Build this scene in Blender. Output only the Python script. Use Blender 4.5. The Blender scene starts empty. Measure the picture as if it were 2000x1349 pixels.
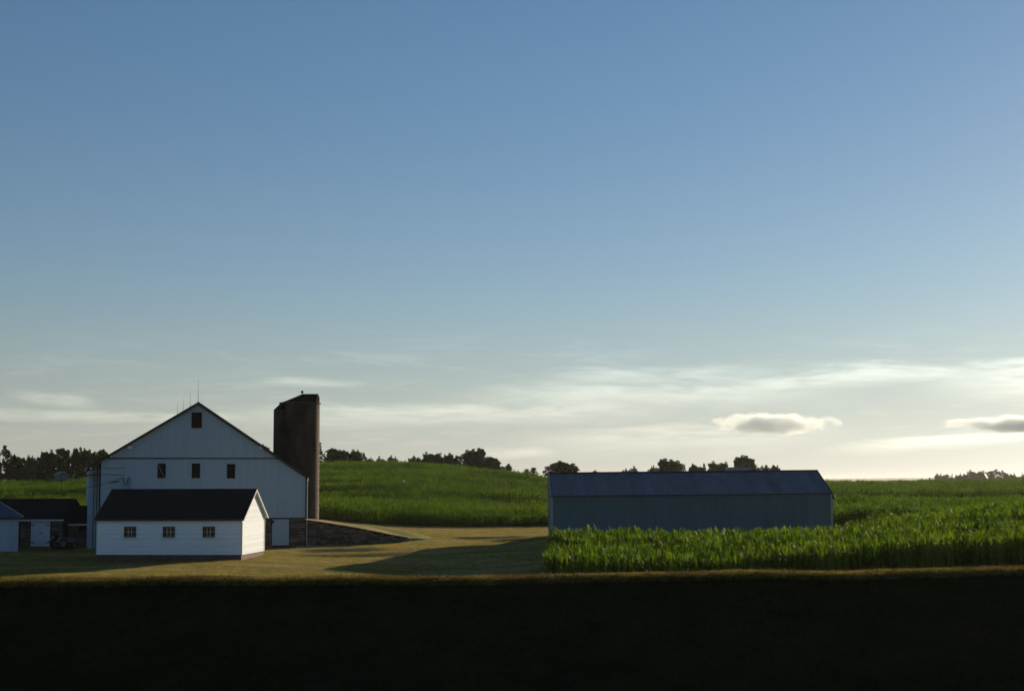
import bpy, math, random
import numpy as np
from mathutils import Vector, Matrix

SC = bpy.context.scene
COL = SC.collection
R = math.radians
rng = np.random.default_rng(7)
random.seed(7)

# ------------------------------------------------------------------ camera
F_PX, CX, CY = 2000 * 50 / 36, 1000.0, 674.5
PITCH, ROLL, EYE = R(5.46), R(0.2), 5.2
cam = bpy.data.cameras.new('camera')
cam.lens, cam.sensor_width, cam.clip_start, cam.clip_end = 50, 36, 0.1, 60000
camera = bpy.data.objects.new('camera', cam)
COL.objects.link(camera)
FW = Vector((0, math.cos(PITCH), math.sin(PITCH)))
R0 = Vector((1, 0, 0)); U0 = Vector((0, -math.sin(PITCH), math.cos(PITCH)))
RT = R0 * math.cos(ROLL) - U0 * math.sin(ROLL)
UP = U0 * math.cos(ROLL) + R0 * math.sin(ROLL)
m = Matrix.Identity(4)
for i in range(3):
    m[i][0], m[i][1], m[i][2] = RT[i], UP[i], -FW[i]
m[0][3], m[1][3], m[2][3] = 0, 0, EYE
camera.matrix_world = m
SC.camera = camera

# ------------------------------------------------------------------ sky, sun, exposure
SUN_AZ, SUN_EL = R(31), R(12.0)
world = bpy.data.worlds.new('World'); SC.world = world; world.use_nodes = True
nt = world.node_tree
for n in list(nt.nodes): nt.nodes.remove(n)


class NB:
    """small helper for node graphs"""
    def __init__(s, tree): s.t = tree
    def n(s, typ, ins=None, **props):
        nd = s.t.nodes.new(typ)
        for k, v in props.items(): setattr(nd, k, v)
        for k, v in (ins or {}).items():
            sock = nd.inputs[k]
            if isinstance(v, bpy.types.NodeSocket): s.t.links.new(v, sock)
            else: sock.default_value = v
        return nd
    def m(s, op, a, b=None, c=None, clamp=False):
        ins = {0: a}
        if b is not None: ins[1] = b
        if c is not None: ins[2] = c
        nd = s.n('ShaderNodeMath', ins, operation=op); nd.use_clamp = clamp
        return nd.outputs[0]
    def ss(s, x, a, b):
        nd = s.n('ShaderNodeMapRange', {'Value': x, 'From Min': a, 'From Max': b}, interpolation_type='SMOOTHSTEP')
        return nd.outputs[0]
    def mix(s, fac, a, b, blend='MIX'):
        nd = s.n('ShaderNodeMix', None, data_type='RGBA', blend_type=blend)
        for sock, v in ((nd.inputs[0], fac), (nd.inputs[6], a), (nd.inputs[7], b)):
            if isinstance(v, bpy.types.NodeSocket): s.t.links.new(v, sock)
            else: sock.default_value = v if not isinstance(v, tuple) or len(v) != 3 else (*v, 1)
        return nd.outputs[2]


w = NB(nt)
sky = w.n('ShaderNodeTexSky', sky_type='NISHITA')
sky.sun_disc = False
sky.sun_elevation, sky.sun_rotation = SUN_EL, SUN_AZ
sky.air_density, sky.dust_density, sky.ozone_density, sky.altitude = 1.0, 0.1, 3.2, 200
tc = w.n('ShaderNodeTexCoord')
sep = w.n('ShaderNodeSeparateXYZ', {0: tc.outputs['Generated']})
az = w.m('MULTIPLY', w.m('ARCTAN2', sep.outputs[0], sep.outputs[1]), 57.29578)      # degrees, 0 = straight ahead
el = w.m('MULTIPLY', w.m('ARCSINE', sep.outputs[2]), 57.29578)
# wispy cirrus: long streaks in a low band all round the sky
vec = w.n('ShaderNodeCombineXYZ', {0: w.m('MULTIPLY', az, 0.16), 1: w.m('MULTIPLY', el, 1.25), 2: 0.0})
warp = w.n('ShaderNodeTexNoise', {'Vector': vec.outputs[0], 'Scale': 0.8, 'Detail': 2.0})
vec2 = w.n('ShaderNodeVectorMath', {0: vec.outputs[0], 1: w.n('ShaderNodeVectorMath', {0: warp.outputs['Color'], 3: 1.1}, operation='SCALE').outputs[0]}, operation='ADD')
n1 = w.n('ShaderNodeTexNoise', {'Vector': vec2.outputs[0], 'Scale': 1.5, 'Detail': 9.0, 'Roughness': 0.62}).outputs[0]
n2 = w.n('ShaderNodeTexNoise', {'Vector': vec2.outputs[0], 'Scale': 5.0, 'Detail': 6.0, 'Roughness': 0.6}).outputs[0]
fib = w.m('ADD', w.m('MULTIPLY', n1, 0.7), w.m('MULTIPLY', n2, 0.3))


def streak(az0, az1, el0, el1, half, soft, gain, bend=0.0):
    """one long wisp: from (az0, el0) to (az1, el1), feathered, broken up by the fibre noise"""
    t = w.m('DIVIDE', w.m('SUBTRACT', az, az0), az1 - az0)
    c = w.m('ADD', w.m('MULTIPLY', t, el1 - el0), el0)
    if bend:
        c = w.m('ADD', c, w.m('MULTIPLY', w.m('MULTIPLY', t, w.m('SUBTRACT', 1.0, t)), bend * 4))
    c = w.m('ADD', c, w.m('MULTIPLY', w.m('SUBTRACT', n1, 0.5), half * 1.7))
    d = w.m('ABSOLUTE', w.m('SUBTRACT', el, c))
    across = w.ss(w.m('DIVIDE', d, half), 1.0, 0.0)
    along = w.m('MULTIPLY', w.ss(t, 0.0, soft), w.ss(t, 1.0, 1.0 - soft))
    body = w.m('MULTIPLY', w.m('MULTIPLY', across, along), w.ss(fib, 0.22, 0.66))
    return w.m('MULTIPLY', body, gain)


parts_ = [
    streak(-26.0, -8.0, 2.62, 2.50, 0.34, 0.30, 0.95),
    streak(-20.0, -15.8, 3.45, 3.00, 0.42, 0.40, 0.95),
    streak(-11.0, -5.2, 4.00, 3.90, 0.28, 0.40, 0.80),
    streak(-13.5, 9.0, 2.50, 2.95, 0.75, 0.35, 0.95),
    streak(-4.5, 15.0, 3.30, 3.65, 0.95, 0.40, 1.0),
    streak(0.0, 12.0, 4.15, 4.15, 0.60, 0.35, 0.85),
    streak(5.0, 31.0, 3.00, 2.8, 0.62, 0.25, 1.25, 1.30),
    streak(14.5, 36.0, 4.05, 2.2, 1.05, 0.25, 0.95),
    streak(11.0, 31.0, 1.10, 2.5, 0.45, 0.30, 1.0),
    streak(-2.2, 2.6, 1.10, 1.2, 0.36, 0.40, 0.7),
    streak(-2.0, 15.0, 1.50, 1.9, 0.90, 0.40, 0.6),
]
acc = parts_[0]
for p_ in parts_[1:]: acc = w.m('MAXIMUM', acc, p_)
band = w.m('MULTIPLY', w.ss(el, 0.4, 2.2), w.ss(el, 7.0, 4.0))
veil = w.m('MULTIPLY', w.m('MULTIPLY', w.ss(fib, 0.46, 0.74), band), 0.35)
cirrus = w.m('MINIMUM', w.m('MAXIMUM', acc, veil), 1.0)
# a thin even veil low in the sky all round greys the yellow of the horizon
lum = w.n('ShaderNodeRGBToBW', {0: sky.outputs[0]}).outputs[0]
grey = w.n('ShaderNodeVectorMath', {0: w.n('ShaderNodeCombineXYZ', {0: lum, 1: lum, 2: lum}).outputs[0], 1: (0.92, 0.91, 0.855)}, operation='MULTIPLY').outputs[0]
base = w.mix(w.m('ADD', w.m('MULTIPLY', w.ss(el, 9.0, 0.0), 0.56), w.m('MULTIPLY', w.ss(el, 20.0, 4.0), 0.24)), sky.outputs[0], grey)
base = w.mix(1.0, base, (1.065, 1.09, 1.09), 'MULTIPLY')
lit = w.mix(1.0, base, (1.62, 1.53, 1.44), 'MULTIPLY')
skyc = w.mix(cirrus, base, lit)
bg = w.n('ShaderNodeBackground', {'Color': skyc, 'Strength': 0.05})
out = w.n('ShaderNodeOutputWorld', {'Surface': bg.outputs[0]})

sd = Vector((math.sin(SUN_AZ) * math.cos(SUN_EL), math.cos(SUN_AZ) * math.cos(SUN_EL), math.sin(SUN_EL)))
sl = bpy.data.lights.new('sun', 'SUN'); sl.energy = 5.0; sl.angle = R(0.53); sl.color = (1.0, 0.81, 0.56)
sun = bpy.data.objects.new('sun', sl); COL.objects.link(sun)
sun.rotation_euler = sd.to_track_quat('Z', 'Y').to_euler()
sun.location = (30, 0, 40)

vs = SC.view_settings
vs.view_transform = 'Standard'; vs.look = 'None'; vs.gamma = 1; vs.use_curve_mapping = False; vs.exposure = 0.62
SC.render.engine = 'CYCLES'
SC.cycles.max_bounces = 8; SC.cycles.diffuse_bounces = 3; SC.cycles.glossy_bounces = 2
SC.cycles.transmission_bounces = 3; SC.cycles.transparent_max_bounces = 8; SC.cycles.volume_bounces = 6
SC.cycles.use_denoising = True
SC.cycles.sample_clamp_indirect = 4.0


# ------------------------------------------------------------------ helpers
def ray(px, py):
    return (FW + RT * ((px - CX) / F_PX) + UP * ((CY - py) / F_PX))


def at(px, py, Y):
    d = ray(px, py)
    return Vector((d.x / d.y * Y, Y, EYE + d.z / d.y * Y))


def tag(o, label=None, cat=None, group=None, kind=None):
    if label: o['label'] = label
    if cat: o['category'] = cat
    if group: o['group'] = group
    if kind: o['kind'] = kind
    return o


def empty(name, loc, rz=0.0, ry=0.0):
    o = bpy.data.objects.new(name, None); COL.objects.link(o)
    o.empty_display_size = 0.3; o.location = loc; o.rotation_euler = (0, ry, rz)
    return o


def link(name, me, mat=None, parent=None, loc=None):
    o = bpy.data.objects.new(name, me); COL.objects.link(o)
    if mat is not None and not me.materials: me.materials.append(mat)
    if parent is not None: o.parent = parent
    if loc is not None: o.location = loc
    return o


class MB:
    """collects geometry for ONE mesh"""
    def __init__(s): s.v, s.f, s.sm = [], [], []
    def add(s, v, f, smooth=False):
        b = len(s.v); s.v += [tuple(p) for p in v]
        s.f += [tuple(i + b for i in q) for q in f]; s.sm += [smooth] * len(f); return s
    def box(s, x0, x1, y0, y1, z0, z1):
        return s.add([(x0, y0, z0), (x1, y0, z0), (x1, y1, z0), (x0, y1, z0), (x0, y0, z1), (x1, y0, z1), (x1, y1, z1), (x0, y1, z1)],
                     [(0, 3, 2, 1), (4, 5, 6, 7), (0, 1, 5, 4), (1, 2, 6, 5), (2, 3, 7, 6), (3, 0, 4, 7)])
    def prism(s, poly, y0, y1):
        """polygon in xz (counter-clockwise seen from -y), from y0 to y1"""
        n = len(poly); v = [(x, y0, z) for x, z in poly] + [(x, y1, z) for x, z in poly]
        f = [tuple(range(n)), tuple(range(2 * n - 1, n - 1, -1))]
        f += [(i, i + n, (i + 1) % n + n, (i + 1) % n) for i in range(n)]
        return s.add(v, f)
    def prism_x(s, poly, x0, x1):
        """polygon in yz, from x0 to x1"""
        n = len(poly); v = [(x0, y, z) for y, z in poly] + [(x1, y, z) for y, z in poly]
        f = [tuple(range(n - 1, -1, -1)), tuple(range(n, 2 * n))]
        f += [(i, (i + 1) % n, (i + 1) % n + n, i + n) for i in range(n)]
        return s.add(v, f)
    def tube(s, pts, rad, n=6, caps=True):
        pts = [Vector(p) for p in pts]; rads = rad if isinstance(rad, (list, tuple)) else [rad] * len(pts)
        v, f = [], []
        for i, p in enumerate(pts):
            t = (pts[min(i + 1, len(pts) - 1)] - pts[max(i - 1, 0)]).normalized()
            a = t.orthogonal().normalized() if abs(t.z) > 0.9 else t.cross(Vector((0, 0, 1))).normalized()
            b = t.cross(a)
            for k in range(n):
                q = p + (a * math.cos(2 * math.pi * k / n) + b * math.sin(2 * math.pi * k / n)) * rads[i]
                v.append(q)
        for i in range(len(pts) - 1):
            for k in range(n):
                f.append((i * n + k, i * n + (k + 1) % n, (i + 1) * n + (k + 1) % n, (i + 1) * n + k))
        if caps: f += [tuple(range(n - 1, -1, -1)), tuple(range((len(pts) - 1) * n, len(pts) * n))]
        return s.add(v, f, True)
    def lathe(s, prof, n=24, a0=0.0, a1=2 * math.pi, cx=0, cy=0):
        full = abs(a1 - a0 - 2 * math.pi) < 1e-6; c = n if full else n + 1
        v, f = [], []
        for r, z in prof:
            for k in range(c):
                a = a0 + (a1 - a0) * k / n
                v.append((cx + r * math.cos(a), cy + r * math.sin(a), z))
        for i in range(len(prof) - 1):
            for k in range(n):
                k2 = (k + 1) % c
                f.append((i * c + k, i * c + k2, (i + 1) * c + k2, (i + 1) * c + k))
        return s.add(v, f, True)
    def mesh(s, name):
        me = bpy.data.meshes.new(name); me.from_pydata(s.v, [], s.f)
        me.polygons.foreach_set('use_smooth', s.sm); me.update(); return me
    def build(s, name, mat, parent=None, loc=None): return link(name, s.mesh(name), mat, parent, loc)


def box(name, b, mat, parent): return MB().box(*b).build(name, mat, parent)


# ------------------------------------------------------------------ materials
def mat_base(name):
    mt = bpy.data.materials.new(name); mt.use_nodes = True
    t = mt.node_tree; b = NB(t)
    return mt, b, t.nodes['Principled BSDF']


def rough_mat(name, c1, c2, scale=4.0, rough=0.75, bump=0.0, bscale=30.0, rnd=0.12, stretch=(1, 1, 1), metal=0.0, spec=0.3, detail=6):
    """two-tone weathered surface with grain, a little different on each piece"""
    mt, b, bs = mat_base(name)
    co = b.n('ShaderNodeTexCoord'); oi = b.n('ShaderNodeObjectInfo')
    off = b.n('ShaderNodeVectorMath', {0: co.outputs['Object'], 1: b.n('ShaderNodeCombineXYZ', {0: b.m('MULTIPLY', oi.outputs['Random'], 37.0), 1: b.m('MULTIPLY', oi.outputs['Random'], 11.0)}).outputs[0]}, operation='ADD')
    mp = b.n('ShaderNodeMapping', {'Vector': off.outputs[0], 'Scale': stretch})
    nz = b.n('ShaderNodeTexNoise', {'Vector': mp.outputs[0], 'Scale': scale, 'Detail': detail, 'Roughness': 0.65})
    col = b.mix(b.ss(nz.outputs[0], 0.3, 0.72), c1, c2)
    v = b.m('ADD', b.m('MULTIPLY', b.m('SUBTRACT', oi.outputs['Random'], 0.5), 2 * rnd), 1.0)
    hsv = b.n('ShaderNodeHueSaturation', {'Color': col, 'Value': v})
    b.t.links.new(hsv.outputs[0], bs.inputs['Base Color'])
    bs.inputs['Roughness'].default_value = rough; bs.inputs['Metallic'].default_value = metal
    bs.inputs['Specular IOR Level'].default_value = spec
    if bump:
        n2 = b.n('ShaderNodeTexNoise', {'Vector': mp.outputs[0], 'Scale': bscale, 'Detail': 4.0})
        bp = b.n('ShaderNodeBump', {'Height': n2.outputs[0], 'Strength': bump, 'Distance': 0.02})
        b.t.links.new(bp.outputs[0], bs.inputs['Normal'])
    return mt


def leaf_mat(name, c1, c2, trans=0.45, rough=0.5, spec=0.25, scale=0.9, tcol=None):
    """thin leaf: reflects, and lets sunlight through"""
    mt, b, bs = mat_base(name)
    co = b.n('ShaderNodeTexCoord'); oi = b.n('ShaderNodeObjectInfo'); ge = b.n('ShaderNodeNewGeometry')
    nz = b.n('ShaderNodeTexNoise', {'Vector': ge.outputs['Position'], 'Scale': scale, 'Detail': 3.0})
    f = b.m('ADD', b.m('MULTIPLY', nz.outputs[0], 0.75), b.m('MULTIPLY', oi.outputs['Random'], 0.35))
    col = b.mix(b.ss(f, 0.25, 0.85), c1, c2)
    b.t.links.new(col, bs.inputs['Base Color'])
    bs.inputs['Roughness'].default_value = rough; bs.inputs['Specular IOR Level'].default_value = spec
    tr = b.n('ShaderNodeBsdfTranslucent', {'Color': b.mix(1.0, col, tcol or (1.5, 1.5, 0.55), 'MULTIPLY')})
    ms = b.n('ShaderNodeMixShader', {0: trans, 1: bs.outputs[0], 2: tr.outputs[0]})
    b.t.links.new(ms.outputs[0], b.t.nodes['Material Output'].inputs['Surface'])
    return mt


M = {}
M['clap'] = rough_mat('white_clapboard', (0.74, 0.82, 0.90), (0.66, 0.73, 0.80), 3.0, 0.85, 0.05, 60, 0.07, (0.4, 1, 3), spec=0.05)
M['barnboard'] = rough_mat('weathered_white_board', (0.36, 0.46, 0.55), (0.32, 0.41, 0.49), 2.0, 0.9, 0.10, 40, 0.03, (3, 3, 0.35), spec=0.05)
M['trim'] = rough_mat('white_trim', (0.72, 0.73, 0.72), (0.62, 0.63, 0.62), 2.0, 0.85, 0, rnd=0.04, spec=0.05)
M['darktrim'] = rough_mat('dark_trim', (0.045, 0.042, 0.04), (0.025, 0.024, 0.022), 4, 0.8)
M['shingle'] = rough_mat('asphalt_shingle', (0.014, 0.018, 0.024), (0.008, 0.011, 0.015), 9.0, 0.95, 0.3, 60, 0.06, spec=0.1)
M['slate'] = rough_mat('old_dark_roof', (0.012, 0.013, 0.015), (0.007, 0.008, 0.009), 6.0, 0.95, 0.3, 40, 0.08, spec=0.1)
M['barnroof'] = rough_mat('dark_metal_roof', (0.028, 0.026, 0.024), (0.016, 0.015, 0.014), 1.5, 1.0, 0, rnd=0.05, spec=0.0)
M['bluemetal'] = rough_mat('blue_grey_steel', (0.065, 0.105, 0.17), (0.045, 0.075, 0.12), 1.4, 0.5, 0, rnd=0.10, stretch=(2, 0.5, 2), spec=0.3)
M['steelroof'] = rough_mat('grey_steel_roof', (0.13, 0.152, 0.185), (0.085, 0.102, 0.128), 1.1, 0.55, 0.05, 20, 0.12, (2.5, 0.5, 1), spec=0.12)
M['steelwall'] = rough_mat('teal_grey_steel_wall', (0.085, 0.155, 0.185), (0.072, 0.132, 0.158), 0.8, 0.6, 0, rnd=0.03, stretch=(2, 2, 0.4), spec=0.06)
M['steeltrim'] = rough_mat('pale_steel_trim', (0.25, 0.34, 0.40), (0.20, 0.28, 0.33), 3, 0.5, 0, rnd=0.04)
M['stone'] = rough_mat('fieldstone', (0.20, 0.165, 0.13), (0.06, 0.052, 0.045), 5.0, 0.95, 0.5, 18, 0.42, spec=0.05)
M['mortar'] = rough_mat('dark_mortar', (0.024, 0.021, 0.019), (0.013, 0.012, 0.011), 6, 0.95, 0.3, 30)
M['concrete'] = rough_mat('brown_block', (0.125, 0.078, 0.058), (0.06, 0.04, 0.032), 5, 0.9, 0.2, 40)
M['splash'] = rough_mat('pale_concrete', (0.35, 0.34, 0.32), (0.24, 0.23, 0.22), 9, 0.9, 0.2, 40)
M['stave'] = rough_mat('concrete_stave', (0.078, 0.060, 0.045), (0.026, 0.021, 0.017), 1.1, 0.9, 0.2, 30, 0.0, (1, 1, 0.4), spec=0.15)
M['rust'] = rough_mat('rusty_steel', (0.06, 0.038, 0.028), (0.03, 0.022, 0.018), 5, 0.8)
M['glass'] = None
mt, b_, bs_ = mat_base('window_glass'); bs_.inputs['Base Color'].default_value = (0.01, 0.011, 0.012, 1); bs_.inputs['Roughness'].default_value = 0.12; bs_.inputs['Specular IOR Level'].default_value = 0.35
M['glass'] = mt
M['dark'] = rough_mat('dark_opening', (0.012, 0.010, 0.009), (0.006, 0.006, 0.006), 5, 0.95, spec=0.05)
M['louver'] = rough_mat('dark_louver', (0.022, 0.017, 0.013), (0.012, 0.010, 0.009), 8, 0.9, spec=0.1)
M['iron'] = rough_mat('black_iron', (0.02, 0.02, 0.02), (0.012, 0.012, 0.012), 9, 0.6)
M['wire'] = rough_mat('black_cable', (0.015, 0.015, 0.016), (0.01, 0.01, 0.01), 9, 0.6)
M['galv'] = rough_mat('galvanised', (0.36, 0.37, 0.38), (0.26, 0.27, 0.28), 6, 0.5)
M['bark'] = rough_mat('bark', (0.055, 0.042, 0.03), (0.028, 0.022, 0.017), 8, 0.95, 0.5, 20)
M['tyre'] = rough_mat('tyre', (0.02, 0.02, 0.02), (0.03, 0.028, 0.025), 8, 0.9)
M['greypaint'] = rough_mat('grey_paint', (0.16, 0.18, 0.20), (0.10, 0.11, 0.12), 5, 0.5)
M['leafA'] = leaf_mat('tree_leaf_dark', (0.007, 0.022, 0.004), (0.018, 0.044, 0.007), 0.16, 0.8, 0.02, 0.25, (1.1, 1.7, .5))
M['leafB'] = leaf_mat('tree_leaf_mid', (0.009, 0.026, 0.005), (0.024, 0.052, 0.009), 0.20, 0.8, 0.02, 0.25, (1.1, 1.7, .5))
M['leafC'] = leaf_mat('conifer_needle', (0.010, 0.018, 0.009), (0.020, 0.032, 0.013), 0.1, 0.7, 0.1, 0.25)
M['corn'] = leaf_mat('corn_leaf', (0.014, 0.044, 0.004), (0.130, 0.200, 0.022), 0.38, 0.6, 0.016, 0.35, (1.5, 1.6, 0.45))
M['cornfar'] = leaf_mat('corn_leaf_far', (0.026, 0.068, 0.007), (0.088, 0.138, 0.016), 0.36, 0.75, 0.02, 0.08, (1.4, 1.5, 0.5))
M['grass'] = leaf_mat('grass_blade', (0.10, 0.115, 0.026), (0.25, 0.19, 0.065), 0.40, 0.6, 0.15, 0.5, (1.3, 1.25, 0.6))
M['bankgrass_shade'] = leaf_mat('bank_grass_blade_shade', (0.030, 0.030, 0.010), (0.066, 0.052, 0.017), 0.42, 0.6, 0.1, 0.8, (1.3, 1.25, 0.6))  # blades darkened so the colour itself carries the bank's shade


# ------------------------------------------------------------------ terrain
def G(px, py, Y, h=0.0):
    p = at(px, py, Y); return (p.x, p.y, p.z - h)


CORN_H = 1.75
ctrl = [G(*c) for c in [
    (-200, 1124, 82), (0, 1122, 83.5), (250, 1107, 88), (472, 1091, 95.5), (188, 1091, 97), (330, 1091, 96.5), (560, 1069, 111.5), (640, 1067, 112.5), (40, 1076, 106),
    (-150, 1076, 106), (100, 1070, 112), (700, 1088, 100), (900, 1085, 100), (1000, 1064, 111), (830, 1062, 112), (600, 1130, 83), (900, 1131, 88), (760, 1131, 86), (1000, 1116, 92),
    (300, 1132, 78), (850, 1028, 144), (1060, 1029, 143), (720, 1023, 144), (620, 1014, 144), (1075, 1050, 110), (950, 1046, 125),
    (1070, 1136, 80), (1300, 1136, 80), (1500, 1131, 80), (1700, 1116, 80), (2000, 1096, 80), (2200, 1090, 80),
    (1350, 1071, 107), (1600, 1058, 108), (1800, 1046, 108), (2000, 1028, 108), (1600, 1050, 120), (300, 1040, 130), (0, 1045, 130),
    (2200, 1020, 110)]]
ctrl += [G(*c, CORN_H) for c in [
    (1700, 990, 136), (2000, 978, 140), (2200, 975, 140), (1650, 957, 230), (2000, 953, 230), (2300, 953, 230), (1620, 939.5, 470), (1800, 939, 470), (2000, 937, 470), (2400, 934, 470),
    (1300, 938, 330), (1450, 938, 360), (1300, 1030, 96), (1150, 1034, 95.5), (1600, 1018, 97), (1650, 944.5, 330), (2000, 942, 330), (2400, 940, 330), (1800, 943.5, 330),
    (520, 906, 325), (620, 903, 325), (700, 900, 325), (800, 901, 325), (900, 910, 325), (1000, 925, 325), (1075, 936, 325),
    (620, 956, 200), (800, 953, 200), (1000, 965, 200), (1075, 972, 200),
    (0, 936, 300), (170, 932, 300), (-300, 936, 300), (330, 918, 310), (0, 978, 170), (170, 978, 170), (-300, 980, 170), (400, 975, 180),
    (0, 945, 250), (170, 943, 250), (1300, 985, 160), (1500, 985, 150)]]
for px, py, Y, dz in [(620, 903, 420, 5), (800, 901, 420, 5), (1000, 925, 420, 4), (0, 936, 400, 4), (170, 932, 400, 4), (-300, 936, 400, 4), (1300, 938, 450, 3),
                      (330, 918, 420, 5), (1700, 939, 640, 6), (2000, 937, 640, 5), (2400, 935, 640, 5)]:
    p = G(px, py, Y, CORN_H); ctrl.append((p[0], p[1], p[2] - dz))
ctrl = np.array(ctrl)
PX, PZ = ctrl[:, :2], ctrl[:, 2]


def tps(r2): return 0.5 * r2 * np.log(r2 + 1e-9)


def warp_xy(X, Y):            # distances shrink with depth, so far points weigh alike
    s = np.log(np.maximum(Y, 20.0) / 20.0) * 100.0
    return np.stack([X / np.maximum(Y, 20) * 150.0, s], -1)


Wc = warp_xy(PX[:, 0], PX[:, 1]); NCT = len(ctrl)
D2 = ((Wc[:, None, :] - Wc[None, :, :]) ** 2).sum(-1)
A = np.zeros((NCT + 3, NCT + 3)); A[:NCT, :NCT] = tps(D2) + np.eye(NCT) * 4.0
A[:NCT, NCT] = 1; A[:NCT, NCT + 1:] = Wc; A[NCT, :NCT] = 1; A[NCT + 1:, :NCT] = Wc.T
sol = np.linalg.solve(A, np.concatenate([PZ, np.zeros(3)]))


def sstep(x, a, b):
    t = np.clip((x - a) / (b - a), 0, 1); return t * t * (3 - 2 * t)


def field_rbf(X, Y):
    q = warp_xy(X, Y); out_ = np.empty(len(X))
    for i in range(0, len(X), 20000):
        d2 = ((q[i:i + 20000, None, :] - Wc[None]) ** 2).sum(-1)
        out_[i:i + 20000] = tps(d2) @ sol[:NCT] + sol[NCT] + q[i:i + 20000] @ sol[NCT + 1:]
    return out_


def vnoise(X, Y, s, seed):
    r = np.random.default_rng(seed); g = r.random((64, 64)) * 2 - 1
    x, y = X / s, Y / s; xi, yi = np.floor(x).astype(int), np.floor(y).astype(int); fx, fy = x - xi, y - yi
    fx, fy = fx * fx * (3 - 2 * fx), fy * fy * (3 - 2 * fy)
    a = g[xi % 64, yi % 64]; b = g[(xi + 1) % 64, yi % 64]; c = g[xi % 64, (yi + 1) % 64]; d = g[(xi + 1) % 64, (yi + 1) % 64]
    return (a * (1 - fx) + b * fx) * (1 - fy) + (c * (1 - fx) + d * fx) * fy


CREST_Y = 40.0


def crest_z(X):
    px = 1000 + X / CREST_Y * F_PX
    py = np.interp(px, [-400, 0, 500, 900, 1060, 1400, 1700, 2000, 2400], [1137, 1137, 1136, 1133, 1130, 1126, 1121, 1115, 1110])
    v = (CY - py) / F_PX; ang = np.arctan(v) + PITCH
    roll = (px - 1000) * math.tan(ROLL) / F_PX
    return EYE + CREST_Y * (np.tan(ang) - roll)


def ground_z(X, Y):
    X = np.asarray(X, float); Y = np.asarray(Y, float)
    Xc = np.clip(X, -0.5 * np.maximum(Y, 60) - 20, 0.5 * np.maximum(Y, 60) + 20)
    z = field_rbf(Xc, np.clip(Y, 76, 660))
    far = sstep(Y, 560, 900); z = z * (1 - far) + (-9.0) * far
    # yard swales and field swells
    yard = sstep(Y, 70, 82) * (1 - sstep(Y, 125, 140))
    z = z + yard * (0.13 * vnoise(X * 0.22, Y, 7.0, 3) + 0.09 * vnoise(X * 0.25, Y, 3.1, 4))
    for yc, xa, xb, dp in ((104.6, -17.0, -8.0, .20), (110.3, -18.0, -11.5, .22), (101.0, -16.0, -3.0, .13), (120.0, -6.0, 3.0, .22), (116.0, -3.0, 4.0, .2)):
        yy = Y - yc - .05 * (X - xa)
        z = z - dp * np.exp(-(yy / .75) ** 2) * sstep(X, xa, xa + 2.5) * (1 - sstep(X, xb - 3, xb)) + .5 * dp * np.exp(-((yy - 1.6) / .8) ** 2) * sstep(X, xa, xa + 2.5) * (1 - sstep(X, xb - 3, xb))
    fld = sstep(Y, 150, 190) * (1 - sstep(Y, 500, 600))
    z = z + fld * (0.60 * vnoise(X * 0.28, Y, 15.0, 5) + 0.75 * vnoise(X * 0.25, Y, 7.5, 6) + .28 * vnoise(X * .35, Y, 3.4, 7) - 0.25)
    # the grassy bank in front
    cz = crest_z(X) + 0.05 * vnoise(X, Y * 0, 2.3, 8)
    t = np.clip((Y - CREST_Y) / 38.0, 0, 1); back = sstep(t, 0, 1)
    behind = cz * (1 - back) + z * back - 0.9 * np.sin(np.pi * np.clip(t, 0, 1)) * (t < 1)
    foot = crest_z(X * 0) - 3.2
    near_floor = (EYE - 1.72) * (1 - sstep(Y, 5, 22)) + foot * sstep(Y, 5, 22)
    u = CREST_Y - Y
    drop = 0.52 * (np.sqrt(u * u + 0.14) + u) / 2 - 0.09
    top_ = np.where(Y > CREST_Y, behind, cz)
    return np.where(Y > CREST_Y + 12, behind, np.maximum(top_ - drop * (1 - sstep(Y, CREST_Y + 2, CREST_Y + 12)), np.where(Y < 36, near_floor, -99)))


def gz(x, y): return float(ground_z(np.array([x]), np.array([y]))[0])


def in_near_corn(X, Y):
    lx = np.interp(Y, [78, 106], [1.75, 2.75])
    a = (Y > 78.6) & (X > lx) & (X < 0.40 * Y + 6)
    gap = (Y > 97.0) & (X < 26.2)
    gap2 = (Y > 107.0) & (X < 39.0)
    return a & ~gap & ~gap2 & (Y < 133)


def in_far_corn(X, Y):
    s = 145.0 + 1.2 * np.sin(X * 0.05)
    s = np.where(X / Y > 0.12, 132.0, s)
    s = np.where(X / Y < -0.2, 135.0, s)
    lim = np.where(X / Y > 0.06, 545.0, 352.0)
    return (Y > s) & (Y < lim)


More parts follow.
